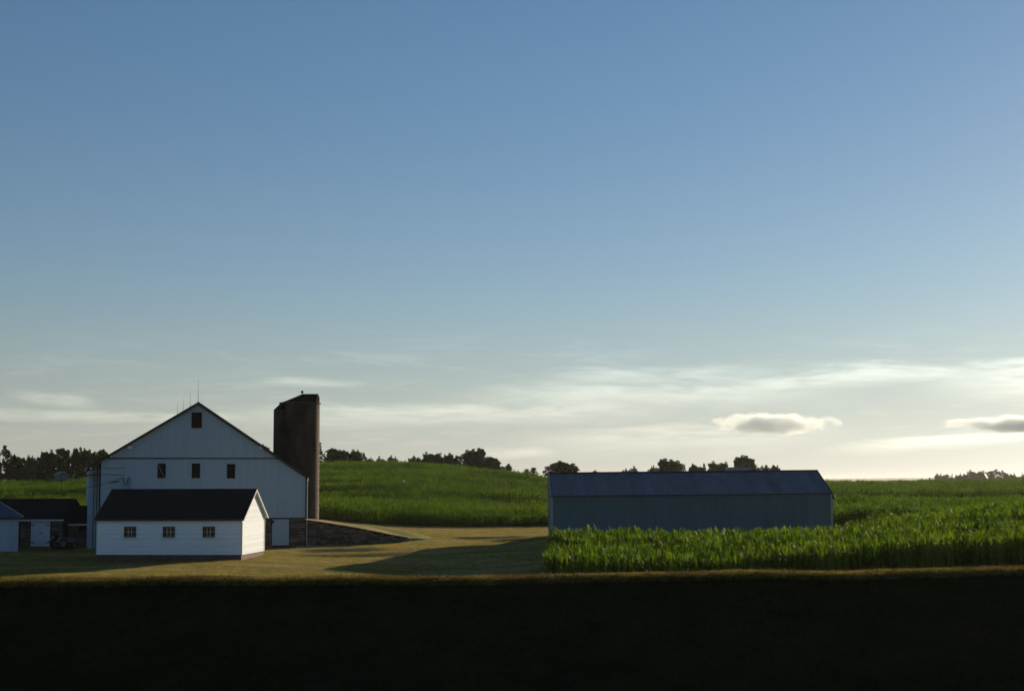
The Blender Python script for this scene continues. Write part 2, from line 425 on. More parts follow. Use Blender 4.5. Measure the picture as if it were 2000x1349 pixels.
def build_ground():
    ys = np.unique(np.concatenate([np.linspace(-30, 30, 16), np.linspace(30, 46, 80), np.linspace(46, 76, 30), np.linspace(76, 150, 190),
                                   np.linspace(150, 560, 170), np.geomspace(560, 9000, 40)]))
    us = np.concatenate([np.linspace(-1, -0.42, 12)[:-1], np.linspace(-0.42, 0.42, 260), np.linspace(0.42, 1, 12)[1:]])
    YY, UU = np.meshgrid(ys, us, indexing='ij')
    XX = UU * (np.maximum(YY, 0) * 1.0 + 30)
    ZZ = ground_z(XX.ravel(), YY.ravel())
    V = np.stack([XX.ravel(), YY.ravel(), ZZ], 1)
    ny, nx = YY.shape; i = np.arange(ny * nx).reshape(ny, nx)
    q = np.stack([i[:-1, :-1], i[:-1, 1:], i[1:, 1:], i[1:, :-1]], -1).reshape(-1, 4)
    me = bpy.data.meshes.new('ground')
    me.vertices.add(len(V)); me.vertices.foreach_set('co', V.ravel())
    me.loops.add(q.size); me.loops.foreach_set('vertex_index', q.ravel())
    me.polygons.add(len(q)); me.polygons.foreach_set('loop_start', np.arange(0, q.size, 4))
    me.update(calc_edges=True)
    me.polygons.foreach_set('use_smooth', np.ones(len(q), bool))
    crop = (in_near_corn(V[:, 0], V[:, 1]) | in_far_corn(V[:, 0], V[:, 1])).astype(np.float32)
    at_ = me.attributes.new('crop', 'FLOAT', 'POINT'); at_.data.foreach_set('value', crop)
    bank = (1 - sstep(V[:, 1], 39.7, 40.0)).astype(np.float32)  # mask for painted shade: camera side of the crest gets darker ground colour
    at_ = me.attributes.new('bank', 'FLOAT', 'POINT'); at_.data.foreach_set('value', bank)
    mt, b, bs = mat_base('lawn_and_soil')
    ge = b.n('ShaderNodeNewGeometry')
    mp = b.n('ShaderNodeMapping', {'Vector': ge.outputs['Position'], 'Scale': (0.22, 1.0, 1.0)})
    n1_ = b.n('ShaderNodeTexNoise', {'Vector': mp.outputs[0], 'Scale': 0.30, 'Detail': 8.0, 'Roughness': 0.66})
    n2_ = b.n('ShaderNodeTexNoise', {'Vector': mp.outputs[0], 'Scale': 3.0, 'Detail': 5.0, 'Roughness': 0.7})
    n3_ = b.n('ShaderNodeTexNoise', {'Vector': ge.outputs['Position'], 'Scale': 0.09, 'Detail': 3.0})
    dry = b.mix(b.ss(n3_.outputs[0], 0.35, 0.65), (0.38, 0.29, 0.105), (0.38, 0.25, 0.115))
    lawn = b.mix(b.ss(b.m('ADD', b.m('MULTIPLY', n1_.outputs[0], 0.75), b.m('MULTIPLY', n2_.outputs[0], 0.25)), 0.43, 0.57), (0.15, 0.165, 0.035), dry)
    crp = b.n('ShaderNodeAttribute', attribute_name='crop')
    soil = b.mix(n2_.outputs[0], (0.045, 0.050, 0.018), (0.075, 0.065, 0.030))
    col = b.mix(crp.outputs['Fac'], lawn, soil)
    col = b.mix(b.n('ShaderNodeAttribute', attribute_name='bank').outputs['Fac'], col, b.mix(n2_.outputs[0], (0.032, 0.031, 0.013), (0.052, 0.042, 0.018)))  # bank shade painted into the base colour below the crest
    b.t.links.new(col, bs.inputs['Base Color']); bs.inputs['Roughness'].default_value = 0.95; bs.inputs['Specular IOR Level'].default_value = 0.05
    bp = b.n('ShaderNodeBump', {'Height': b.n('ShaderNodeTexNoise', {'Vector': ge.outputs['Position'], 'Scale': 9.0, 'Detail': 5.0, 'Roughness': 0.7}).outputs[0], 'Strength': 0.6, 'Distance': 0.06})
    b.t.links.new(bp.outputs[0], bs.inputs['Normal'])
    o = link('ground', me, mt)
    tag(o, 'dry mown farmyard lawn running on under the corn and bank', 'ground', kind='structure')
    return o


ground = build_ground()

# far blue ridge on the skyline
mb = MB(); xs = np.linspace(-5200, 5200, 120)
v = []; f = []
for i, x in enumerate(xs):
    pxx = 1000 + x / 7600 * F_PX
    hz = EYE + 7600 * (2.2 + 3.0 * math.exp(-((pxx - 1800) / 170) ** 2) + 1.2 * math.sin(x / 800 + 1)) / F_PX
    v += [(x, 7000, -14), (x, 7600, hz), (x, 8400, -14)]
for i in range(len(xs) - 1):
    a = i * 3; f += [(a, a + 3, a + 4, a + 1), (a + 1, a + 4, a + 5, a + 2)]
mb.add(v, f, True)
o = mb.build('hills', rough_mat('wooded_ridge', (0.03, 0.045, 0.015), (0.05, 0.06, 0.02), 0.01, 0.95))
tag(o, 'low wooded ridge far off on the skyline', 'hills', kind='structure')


# ------------------------------------------------------------------ white clapboard shed
def rot2(v, a): return Vector((v.x * math.cos(a) - v.y * math.sin(a), v.x * math.sin(a) + v.y * math.cos(a), v.z))


def window6(root, xc, z0, z1, wid, y=0.0, cols=3, rows=2):
    wroot = empty('window', (xc, y, z0)); wroot.parent = root
    h, t, hw = z1 - z0, 0.055, wid / 2
    fr = MB().box(-hw, -hw + t, -0.045, 0.05, 0, h).box(hw - t, hw, -0.045, 0.05, 0, h).box(-hw + t, hw - t, -0.042, 0.05, h - t, h).box(-hw + t, hw - t, -0.042, 0.05, 0, t)
    fr.build('frame', M['darktrim'], wroot)
    box('sill', (-hw - 0.04, hw + 0.04, -0.10, -0.046, -0.055, -0.003), M['trim'], wroot)
    gw, gh = (wid - 2 * t) / cols, (h - 2 * t) / rows
    mun = MB()
    for c in range(1, cols): mun.box(-hw + t + c * gw - 0.011, -hw + t + c * gw + 0.011, -0.02, 0.02, t, h - t)
    for r_ in range(1, rows):
        for c in range(cols): mun.box(-hw + t + c * gw + 0.0115, -hw + t + (c + 1) * gw - 0.0115, -0.019, 0.019, t + r_ * gh - 0.011, t + r_ * gh + 0.011)
    mun.build('muntin', M['trim'], wroot)
    for c in range(cols):
        for r_ in range(rows):
            box('pane', (-hw + t + c * gw + 0.012, -hw + t + (c + 1) * gw - 0.012, 0.003, 0.009, t + r_ * gh + 0.012, t + (r_ + 1) * gh - 0.012), M['glass'], wroot)
    return wroot


def clap_gable(root, xs_, D, eave, ridge, course, mat, name='clapboard'):
    """lapped boards on the gable at x = xs_ (facing +x)"""
    z = 0.0
    def half(zz):
        if zz <= eave: return 0.0
        return (zz - eave) / (ridge - eave) * D / 2
    while z < ridge - 0.05:
        z1 = min(z + course, ridge - 0.02)
        a0, a1 = half(z) , half(z1)
        pts = [(a0, z), (D - a0, z), (D - a1, z1), (a1, z1)]
        v = [(xs_ + 0.032, pts[0][0], z), (xs_ + 0.032, pts[1][0], z), (xs_ + 0.010, pts[2][0], z1), (xs_ + 0.010, pts[3][0], z1)]
        v += [(xs_ - 0.01, p[0], p[1]) for p in pts]
        MB().add(v, [(0, 1, 2, 3), (7, 6, 5, 4), (0, 4, 5, 1), (1, 5, 6, 2), (2, 6, 7, 3), (3, 7, 4, 0)]).build(name, mat, root)
        z = z1


def make_shed():
    rz = R(-5.5); pr = at(472, 1083, 95.6)
    fr = Vector((math.cos(rz), math.sin(rz), 0))
    L = 5.0
    for _ in range(60):
        q = pr - fr * L; d = q - Vector((0, 0, EYE)); px = CX + F_PX * d.dot(RT) / d.dot(FW)
        L += (px - 188) / F_PX * 96 * 0.7
    D, E, RI = 5.5, 2.50, 4.28
    root = empty('storage_shed', pr - fr * L, rz)
    tag(root, 'long low white clapboard shed with three small windows and dark roof', 'shed')
    box('foundation', (0.03, L - 0.03, 0.03, D - 0.03, -0.75, -0.004), M['concrete'], root)
    # core walls behind the boards
    MB().box(0.02, L - 0.03, 0.03, 0.12, 0, E - 0.05).build('wall', M['clap'], root)
    MB().prism_x([(0.121, 0), (D - 0.121, 0), (D - 0.121, E), (D / 2, RI - 0.08), (0.121, E)], L - 0.12, L - 0.012).build('wall', M['clap'], root)
    MB().prism_x([(0.121, 0), (D - 0.121, 0), (D - 0.121, E), (D / 2, RI - 0.08), (0.121, E)], 0.0, 0.1).build('wall', M['clap'], root)
    box('wall', (0.02, L - 0.03, D - 0.12, D, 0, E - 0.05), M['clap'], root)
    course = 0.1136; z = 0.0
    me = MB().add([(0.05, -0.032, 0), (L - 0.06, -0.032, 0), (L - 0.06, -0.010, course), (0.05, -0.010, course), (0.05, 0.02, 0), (L - 0.06, 0.02, 0), (L - 0.06, 0.02, course), (0.05, 0.02, course)],
                  [(0, 1, 2, 3), (7, 6, 5, 4), (0, 4, 5, 1), (1, 5, 6, 2), (2, 6, 7, 3), (3, 7, 4, 0)]).mesh('clapboard')
    k = 0
    while z < E - 0.08:
        link('clapboard', me, M['clap'], root, (random.uniform(-.004, .004), random.uniform(-.003, .003), z)); z += course
    clap_gable(root, L - 0.006, D, E, RI - 0.05, course, M['clap'])
    for x0, x1, y0, y1 in ((-0.01, 0.05, -0.045, 0.03), (L - 0.06, L + 0.045, -0.045, 0.05), (L - 0.06, L + 0.045, D - 0.05, D + 0.045)):
        box('corner_board', (x0, x1, y0, y1, -0.002, E - 0.03), M['trim'], root)
    for xc in (254, 330, 408):
        fx = (xc - 188) / 284 * L
        window6(root, fx, 1.16, 1.88, 0.80, -0.055)
    # roof: two slabs with open rake
    oh, ro, lo, th = 0.28, 0.20, 0.08, 0.07
    s = (RI - E) / (D / 2)
    for sgn in (0, 1):
        y0, y1 = (-oh, D / 2) if sgn == 0 else (D / 2, D + oh)
        def zz(y): return E + (y if sgn == 0 else D - y) * s
        MB().prism_x([(y0, zz(y0)), (y1, zz(y1)), (y1, zz(y1) + th), (y0, zz(y0) + th)], -lo, L + ro).build('roof_slope', M['shingle'], root)
        for c in range(12):       # shingle courses, slightly proud
            ya = y0 + (y1 - y0) * c / 12; yb = y0 + (y1 - y0) * (c + 1) / 12
            if sgn == 0: ya -= 0.01
            MB().prism_x([(ya, zz(ya) + th + (0.014 if sgn == 0 else 0.004)), (yb, zz(yb) + th + (0.004 if sgn == 0 else 0.014)), (yb, zz(yb) + th - 0.002), (ya, zz(ya) + th - 0.002)][::-1], -lo - 0.01, L + ro + 0.01).build('shingle_course', M['shingle'], root)
        for xa, xb in ((L + ro + 0.001, L + ro + 0.03), (-lo - 0.03, -lo - 0.001)):
            MB().prism_x([(y0, zz(y0) - 0.07), (y1, zz(y1) - 0.07), (y1, zz(y1) + th - 0.02), (y0, zz(y0) + th - 0.02)], xa, xb).build('rake_board', M['trim'], root)
        MB().prism_x([(y0 + 0.02, zz(y0 + 0.02) - 0.03), (y1, zz(y1) - 0.03), (y1, zz(y1) - 0.004), (y0 + 0.02, zz(y0 + 0.02) - 0.004)], L + 0.03, L + ro).build('soffit', M['trim'], root)
    box('eave_fascia', (-lo, L + ro, -oh - 0.022, -oh - 0.001, E - oh * s - 0.05, E - oh * s + th), M['darktrim'], root)
    box('ridge_cap', (-lo, L + ro, D / 2 - 0.1, D / 2 + 0.1, RI + th - 0.045, RI + th + 0.02), M['shingle'], root)
    return root, L


shed, SHED_L = make_shed()


# ------------------------------------------------------------------ stone laying
STONES = []
def stone_meshes():
    for k in range(10):
        r = random.Random(100 + k)
        mb = MB(); n = [(-.5, -.5), (.5, -.5), (.5, .5), (-.5, .5)]
        j = lambda a: a + r.uniform(-.07, .07)
        v = [(j(x), .5, j(z)) for x, z in n] + [(j(x * 0.98), -.30, j(z * 0.98)) for x, z in n] + [(j(x * .72), -.5 + r.uniform(-.1, .1), j(z * .72)) for x, z in n]
        f = [(8, 9, 10, 11)] + [(4 + i, 4 + (i + 1) % 4, 8 + (i + 1) % 4, 8 + i) for i in range(4)] + [(i, (i + 1) % 4, 4 + (i + 1) % 4, 4 + i) for i in range(4)]
        mb.add(v, f); me = mb.mesh('stone'); me.materials.append(M['stone']); STONES.append(me)


stone_meshes()


def lay_stones(parent, x0, x1, z0, ztop, y=0.0, seed=1, hmin=0.17, hmax=0.30, lmin=0.28, lmax=0.75, depth=0.16):
    """coursed rubble between x0 and x1, up to ztop(x)"""
    r = random.Random(seed); z = z0; n = 0
    while True:
        h = r.uniform(hmin, hmax)
        x = x0; any_ = False
        while x < x1 - 0.05:
            l = min(r.uniform(lmin, lmax), x1 - x)
            top = min(ztop(x), ztop(x + l))
            hh = min(h, top - z)
            if hh > 0.07:
                o = link('stone', r.choice(STONES), None, parent, (x + l / 2, y + r.uniform(-.02, .02), z + hh / 2))
                o.scale = (l * 0.95, depth, hh * 0.92); any_ = True; n += 1
            x += l
        z += h
        if not any_ or z > max(ztop(x0), ztop(x1)): break
    return n


# ------------------------------------------------------------------ bank barn
def make_barn():
    rz = R(17.0)
    fr = Vector((math.cos(rz), math.sin(rz), 0)); bk = Vector((-math.sin(rz), math.cos(rz), 0))
    base = at(195, 1013, 107.0)
    W_ = 15.0
    for _ in range(60):
        q = base + fr * W_; d = q - Vector((0, 0, EYE)); px = CX + F_PX * d.dot(RT) / d.dot(FW)
        W_ += (596 - px) / F_PX * 112 * 0.7
    zsill = at(560, 1010, 111.9).z
    root = empty('bank_barn', (base.x, base.y, zsill), rz)
    tag(root, 'big white gable-fronted barn on a stone basement beside the silo', 'barn')

    def loc_of(px, py):           # pixel -> local (x, z) on the front wall
        d = ray(px, py); o_ = Vector((0, 0, EYE)); nrm = Vector((math.sin(rz), -math.cos(rz), 0))
        t = (Vector((base.x, base.y, 0)) - o_).dot(nrm) / d.dot(nrm); p = o_ + d * t
        return (p - Vector((base.x, base.y, 0))).dot(fr), p.z - zsill
    LEN = 24.0
    xp, zp = loc_of(387, 788); _, zl = loc_of(195, 899); _, zr = loc_of(596, 930)
    belt = (loc_of(240, 893)[1] + loc_of(525, 896)[1]) / 2

    def top(x): return zl + (zp - zl) * x / xp if x < xp else zp + (zr - zp) * (x - xp) / (W_ - xp)
    # lower and upper boards
    bw = 0.235; n = int(W_ / bw) + 1; bw = W_ / n
    op = []           # openings: x0,x1,z0,z1
    for a, b_2, c, d_ in ((307.5, 323.5, 904.5, 933.5), (374.5, 390.5, 904.5, 933.5), (443, 459, 905.5, 934)):
        x0, z1 = loc_of(a, c); x1, z0 = loc_of(b_2, d_); op.append((x0, x1, z0, z1))
    x0, z1 = loc_of(374, 805); x1, z0 = loc_of(394, 836); op.append((x0, x1, z0, z1))
    dropz = 0.10
    for i in range(n):
        xa, xb = i * bw + 0.004, (i + 1) * bw - 0.004; xm = (xa + xb) / 2
        jy = random.uniform(-0.008, 0.008)
        lo_t = [min(belt - 0.04, top(xa) - dropz), min(belt - 0.04, top(xb) - dropz)]
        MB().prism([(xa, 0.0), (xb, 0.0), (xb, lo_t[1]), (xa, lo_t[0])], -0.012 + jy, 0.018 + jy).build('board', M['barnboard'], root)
        if top(xm) - dropz > belt + 0.1:
            a_, b_2 = top(xa) - dropz, top(xb) - dropz
            zt = [max(a_, belt + 0.05), max(b_2, belt + 0.05)]
            poly = [(xa, belt + 0.035), (xb, belt + 0.035), (xb, zt[1]), (xa, zt[0])]
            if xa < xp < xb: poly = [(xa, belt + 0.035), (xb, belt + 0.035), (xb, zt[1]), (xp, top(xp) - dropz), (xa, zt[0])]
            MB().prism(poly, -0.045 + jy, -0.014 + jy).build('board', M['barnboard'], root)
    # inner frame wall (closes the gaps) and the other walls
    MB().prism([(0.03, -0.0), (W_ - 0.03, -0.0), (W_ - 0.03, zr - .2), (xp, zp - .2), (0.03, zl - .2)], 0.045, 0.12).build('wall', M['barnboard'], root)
    MB().prism([(0.03, -2.4), (W_ - 0.03, -2.4), (W_ - 0.03, zr - .2), (xp, zp - .2), (0.03, zl - .2)], LEN - 0.12, LEN).build('wall', M['barnboard'], root)
    box('wall', (W_ - 0.14, W_ - 0.02, 0.121, LEN - 0.121, 0, zr - 0.2), M['barnboard'], root)
    box('wall', (0.02, 0.14, 0.121, LEN - 0.121, -2.4, zl - 0.2), M['barnboard'], root)
    # recessed bay under the long left slope, boarded, with dark posts
    rb, ry = -0.86, 1.3
    k = 0; x = rb
    sl0 = (zp - zl) / xp
    while x < -0.02:
        x1 = min(x + .145, -0.005)
        MB().prism([(x + .004, -2.4), (x1 - .004, -2.4), (x1 - .004, zl + sl0 * x1 - .55), (x + .004, zl + sl0 * x - .55)], ry, ry + .03).build('board', M['barnboard'], root); x = x1
    for x in (rb + .36, rb + .60):
        MB().prism([(x, -2.4), (x + .045, -2.4), (x + .045, zl + sl0 * x - .5), (x, zl + sl0 * x - .5)], ry - .06, ry - .002).build('post', M['darktrim'], root)
    box('wall', (rb + .001, -.0, ry + .031, ry + .1, -2.4, zl + sl0 * rb - .2), M['barnboard'], root)
    box('wall', (rb, rb + .12, ry + .101, LEN - .13, -2.4, zl + sl0 * rb - .2), M['barnboard'], root)
    box('soffit', (rb - .1, -.01, .1, LEN - .13, zl + sl0 * rb - .55, zl + sl0 * rb - .50), M['darktrim'], root)
    box('belt_board', (0.35, W_ - 1.9, -0.085, -0.0475, belt - 0.05, belt + 0.034), M['darktrim'], root)
    box('sill_board', (0.0, W_, -0.05, 0.02, -0.10, -0.004), M['darktrim'], root)
    box('corner_board', (-0.10, 0.0, -0.06, 0.10, -0.4, zl - 0.12), M['darktrim'], root)
    box('corner_board', (W_ + 0.0, W_ + 0.11, -0.06, 0.10, -0.05, zr - 0.06), M['darktrim'], root)
    # roof
    ro, th = 0.32, 0.13; sl_, sr_ = (zp - zl) / xp, (zp - zr) / (W_ - xp); ol, orr = 0.97, 0.14
    xl, xr = -ol, W_ + orr
    lp = [(xl, zl - ol * sl_), (xp, zp), (xp, zp + th), (xl, zl - ol * sl_ + th)]
    rp = [(xp, zp), (xr, zr - orr * sr_), (xr, zr - orr * sr_ + th), (xp, zp + th)]
    MB().prism(lp, -ro, LEN + ro).build('roof_slope', M['barnroof'], root)
    MB().prism(rp, -ro, LEN + ro).build('roof_slope', M['barnroof'], root)
    for q in (lp, rp):
        (ax, az_), (bx, bz) = q[0], q[1]
        MB().prism([(ax, az_ - 0.10), (bx, bz - 0.10), (bx, bz + th * 0.8), (ax, az_ + th * 0.8)], -ro - 0.035, -ro - 0.001).build('rake_board', M['darktrim'], root)
    # brackets under the rake
    for px, py in ((254, 874), (510, 874)):
        x, z = loc_of(px, py); MB().box(x - 0.16, x + 0.16, -0.30, -0.047, z - 0.08, z + 0.10).build('rake_bracket', M['trim'], root)
    # openings
    for i, (x0, x1, z0, z1) in enumerate(op):
        t = 0.07
        wr = empty('louvered_window' if i < 3 else 'hay_door', (0, -0.055 if i < 3 else -0.09, 0)); wr.parent = root
        box('backing', (x0, x1, 0.0, 0.02, z0, z1), M['dark'], wr)
        MB().box(x0 - t, x0, -0.02, 0.03, z0 - t, z1 + t).box(x1, x1 + t, -0.02, 0.03, z0 - t, z1 + t).box(x0, x1, -0.018, 0.03, z1, z1 + t).box(x0, x1, -0.018, 0.03, z0 - t, z0).build('frame', M['barnboard'], wr)
        ns = 8 if i < 3 else 5
        for k in range(ns):
            zc = z0 + (z1 - z0) * (k + 0.5) / ns
            if i < 3:
                MB().add([(x0 + .01, -.035, zc - .05), (x1 - .01, -.035, zc - .05), (x1 - .01, -.002, zc + .05), (x0 + .01, -.002, zc + .05), (x0 + .01, -.025, zc - .055), (x1 - .01, -.025, zc - .055), (x1 - .01, .0, zc + .045), (x0 + .01, .0, zc + .045)],
                         [(0, 1, 2, 3), (7, 6, 5, 4), (0, 4, 5, 1), (1, 5, 6, 2), (2, 6, 7, 3), (3, 7, 4, 0)]).build('slat', M['louver'], wr)
        if i == 3:
            for k in range(5):
                xa = x0 + (x1 - x0) * k / 5; box('plank', (xa + .006, xa + (x1 - x0) / 5 - .006, -0.03, -0.002, z0 + .01, z1 - .01), M['louver'], wr)
        if i == 0:
            MB().tube([(x0 + .05, -.05, z1 - .08), (x1 - .10, -.05, z0 + .05)], 0.014, 5).build('loose_stick', M['barnboard'], wr)
    # stone basement
    GZ = -2.55
    xs0 = loc_of(500, 1040)[0]; xd0, zd1 = loc_of(531.5, 1014); xd1, zd0 = loc_of(564, 1065)
    bm = empty('basement_wall', (0, 0.0, 0)); bm.parent = root
    box('mortar', (0.05, W_ - 0.05, 0.06, 0.5, GZ, -0.105), M['mortar'], bm)
    box('mortar', (W_ - 0.5, W_ - 0.06, 0.501, LEN, GZ, -0.105), M['mortar'], bm)
    lay_stones(bm, xs0, xd0 - 0.03, GZ, lambda x: -0.11, 0.05, 11)
    lay_stones(bm, xd1 + 0.03, W_ + 0.02, GZ, lambda x: -0.11, 0.05, 12)
    dr = empty('door', (xd0, 0, zd0)); dr.parent = root
    dw, dh = xd1 - xd0, -0.11 - zd0
    npl = 6
    for k in range(npl):
        box('plank', (dw * k / npl + .004, dw * (k + 1) / npl - .004, -0.05 + random.uniform(-.004, .004), -0.015, 0.02 + random.uniform(0, .02), dh), M['barnboard'], dr)
    box('batten', (0.06, dw - 0.06, -0.078, -0.055, 0.35, 0.50), M['barnboard'], dr)
    box('batten', (0.06, dw - 0.06, -0.078, -0.055, dh - 0.45, dh - 0.30), M['barnboard'], dr)
    box('backing', (0, dw, -0.012, 0.055, 0, dh - 0.001), M['dark'], dr)
    MB().lathe([(0.0, -.11), (.07, -.10), (.11, -.02), (.08, .06), (0.0, .10)], 10, cx=xd0 + 0.05, cy=-0.18).build('yard_lamp', M['iron'], root, (0, 0, -0.28))
    # downspouts
    MB().tube([(W_ + .16, -.05, zr - .1), (W_ + .12, -.12, zr - .5), (W_ + .10, -.12, GZ + .75), (W_ + .16, -.18, GZ + .45), (W_ + .32, -.32, GZ + .18)], .045, 8).build('downspout', M['galv'], root)
    MB().tube([(-.12, 1.15, zl - .9), (-.12, 1.15, 0.9), (-.16, 1.1, .35), (-.42, .9, -.3)], .05, 8).build('downspout', M['galv'], root)
    MB().prism([(-ol - .09, zl - ol * sl_ + .0), (-ol, zl - ol * sl_ + .0), (-ol, zl - ol * sl_ + .11), (-ol - .09, zl - ol * sl_ + .11)], -0.2, LEN).build('gutter', M['galv'], root)
    # lightning rods along the ridge
    for s_, h in ((0.05, 1.72), (8.0, 1.2), (16.0, 1.1), (23.6, 1.05)):
        MB().tube([(xp, s_, zp + th - .03), (xp, s_, zp + th + h)], [.022, .008], 6).lathe([(0, -.05), (.045, 0), (0, .05)], 8, cx=xp, cy=s_).build('lightning_rod', M['iron'], root) if False else \
            MB().tube([(xp, s_, zp + th - .03), (xp, s_, zp + th + h)], [.018, .007], 6).build('lightning_rod', M['iron'], root)
    # service conduits and cable runs
    for px, r_ in ((240, .028), (250.5, .045), (253.5, .03)):
        x, z = loc_of(px, 932); MB().tube([(x, -.12, z), (x, -.10, z - 2.2)], r_, 6).build('service_conduit', M['galv'], root)
    x0, z0 = loc_of(240, 932); x1, z1 = loc_of(251, 932)
    MB().tube([(x0 + (x1 - x0) * t, -.16, z0 + (z1 - z0) * t - .55 * math.sin(math.pi * t)) for t in np.linspace(0, 1, 9)], .022, 5).build('drip_loop', M['wire'], root)
    x0, z0 = loc_of(198, 914); x1, z1 = loc_of(245, 914)
    MB().tube([(x0, -.06, z0), (x1, -.06, z0), (x1 - .1, -.06, z0 - .5)], .012, 4).build('cable', M['wire'], root)
    x0, z0 = loc_of(198, 926); x1, z1 = loc_of(241, 927)
    MB().tube([(x0, -.06, z0), (x1, -.10, z0 - .04)], .016, 4).build('cable', M['wire'], root)
    return root, base, fr, bk, W_, zsill, rz, loc_of


barn, BB, BF, BK, BW, BZ, BRZ, barn_loc = make_barn()


def barn_pt(x, y, z): return Vector((BB.x, BB.y, BZ)) + BF * x + BK * y + Vector((0, 0, z))


# ------------------------------------------------------------------ silo
def make_silo():
    Y = 119.5; c = at(585, 900, Y); rad = 39.5 / F_PX * Y * 0.97
    zt = at(585, 787, Y).z; zg = gz(c.x, Y) - 0.6
    root = empty('stave_silo', (c.x, Y, zg))
    tag(root, 'tall dark concrete stave silo with hooded roof behind the barn', 'silo')
    H = zt - zg
    MB().lathe([(rad, 0), (rad, H - 0.02)], 48).build('stave_wall', M['stave'], root)
    hoop = MB().lathe([(rad + .002, -.03), (rad + .022, -.02), (rad + .022, .02), (rad + .002, .03)], 48).mesh('hoop'); hoop.materials.append(M['rust'])
    z = 0.7
    while z < H - 0.25:
        link('hoop', hoop, None, root, (0, 0, z)); z += 0.62
    MB().lathe([(rad - .02, H - .06), (rad + .10, H - .06), (rad + .10, H + .03), (rad - .02, H + .03)], 48).build('rim', M['concrete'], root)
    # half-pitched roof with a flat-topped hood facing east
    zk = at(590, 769, Y).z - zt
    xk = (590 - 585) / F_PX * Y
    v = [(xk, 0, H + zk)]; nseg = 28
    for k in range(nseg):
        a = 2 * math.pi * k / nseg; v.append((rad * 0.93 * math.cos(a), rad * 0.93 * math.sin(a), H + .032))
    MB().add(v, [(0, k + 1, (k + 1) % nseg + 1) for k in range(nseg)]).build('roof', M['barnroof'], root)
    xe = (620 - 585) / F_PX * Y; hw = 0.95
    hood = MB().add([(xk, 0, H + zk), (xe, 0, H + zk - .01), (xe, -hw, H + .5), (xk + .2, -hw * .9, H + .5), (xe, -hw, H + .034), (xk + .2, -hw, H + .034),
                     (xe, hw, H + .5), (xk + .2, hw * .9, H + .5), (xe, hw, H + .034), (xk + .2, hw, H + .034)],
                    [(0, 3, 2, 1), (3, 5, 4, 2), (0, 1, 6, 7), (7, 6, 8, 9), (1, 2, 4, 8, 6)])
    hood.build('roof_hood', M['barnroof'], root)
    MB().lathe([(0.0, -.30), (.03, -.28), (.03, -.10), (.10, -.05), (.13, .03), (.09, .11), (0, .14)], 12).build('finial', M['iron'], root, (xk - .05, 0, H + zk + .14))
    # unloading chute on the near left
    ca = R(215); cxx, cyy = (rad + .22) * math.cos(ca), (rad + .22) * math.sin(ca)
    cr = .50
    MB().lathe([(cr, 0.4), (cr, H - .62)], 20, R(90), R(325), cxx, cyy).build('chute', M['stave'], root)
    vv, ff = [], []
    for k in range(21):
        a = R(90) + R(235) * k / 20; vv += [(cxx + cr * math.cos(a), cyy + cr * math.sin(a), H - .62), (cxx * .78 + cr * .55 * math.cos(a), cyy * .78 + cr * .55 * math.sin(a), H - .02)]
    for k in range(20): ff.append((2 * k, 2 * k + 2, 2 * k + 3, 2 * k + 1))
    MB().add(vv, ff, True).build('chute_roof', M['barnroof'], root)
    MB().lathe([(.22, H - .05), (.25, H + .02), (.18, H + .10), (0, H + .12)], 12, cx=cxx * .72, cy=cyy * .72).build('chute_cap', M['barnroof'], root)
    return root


silo = make_silo()


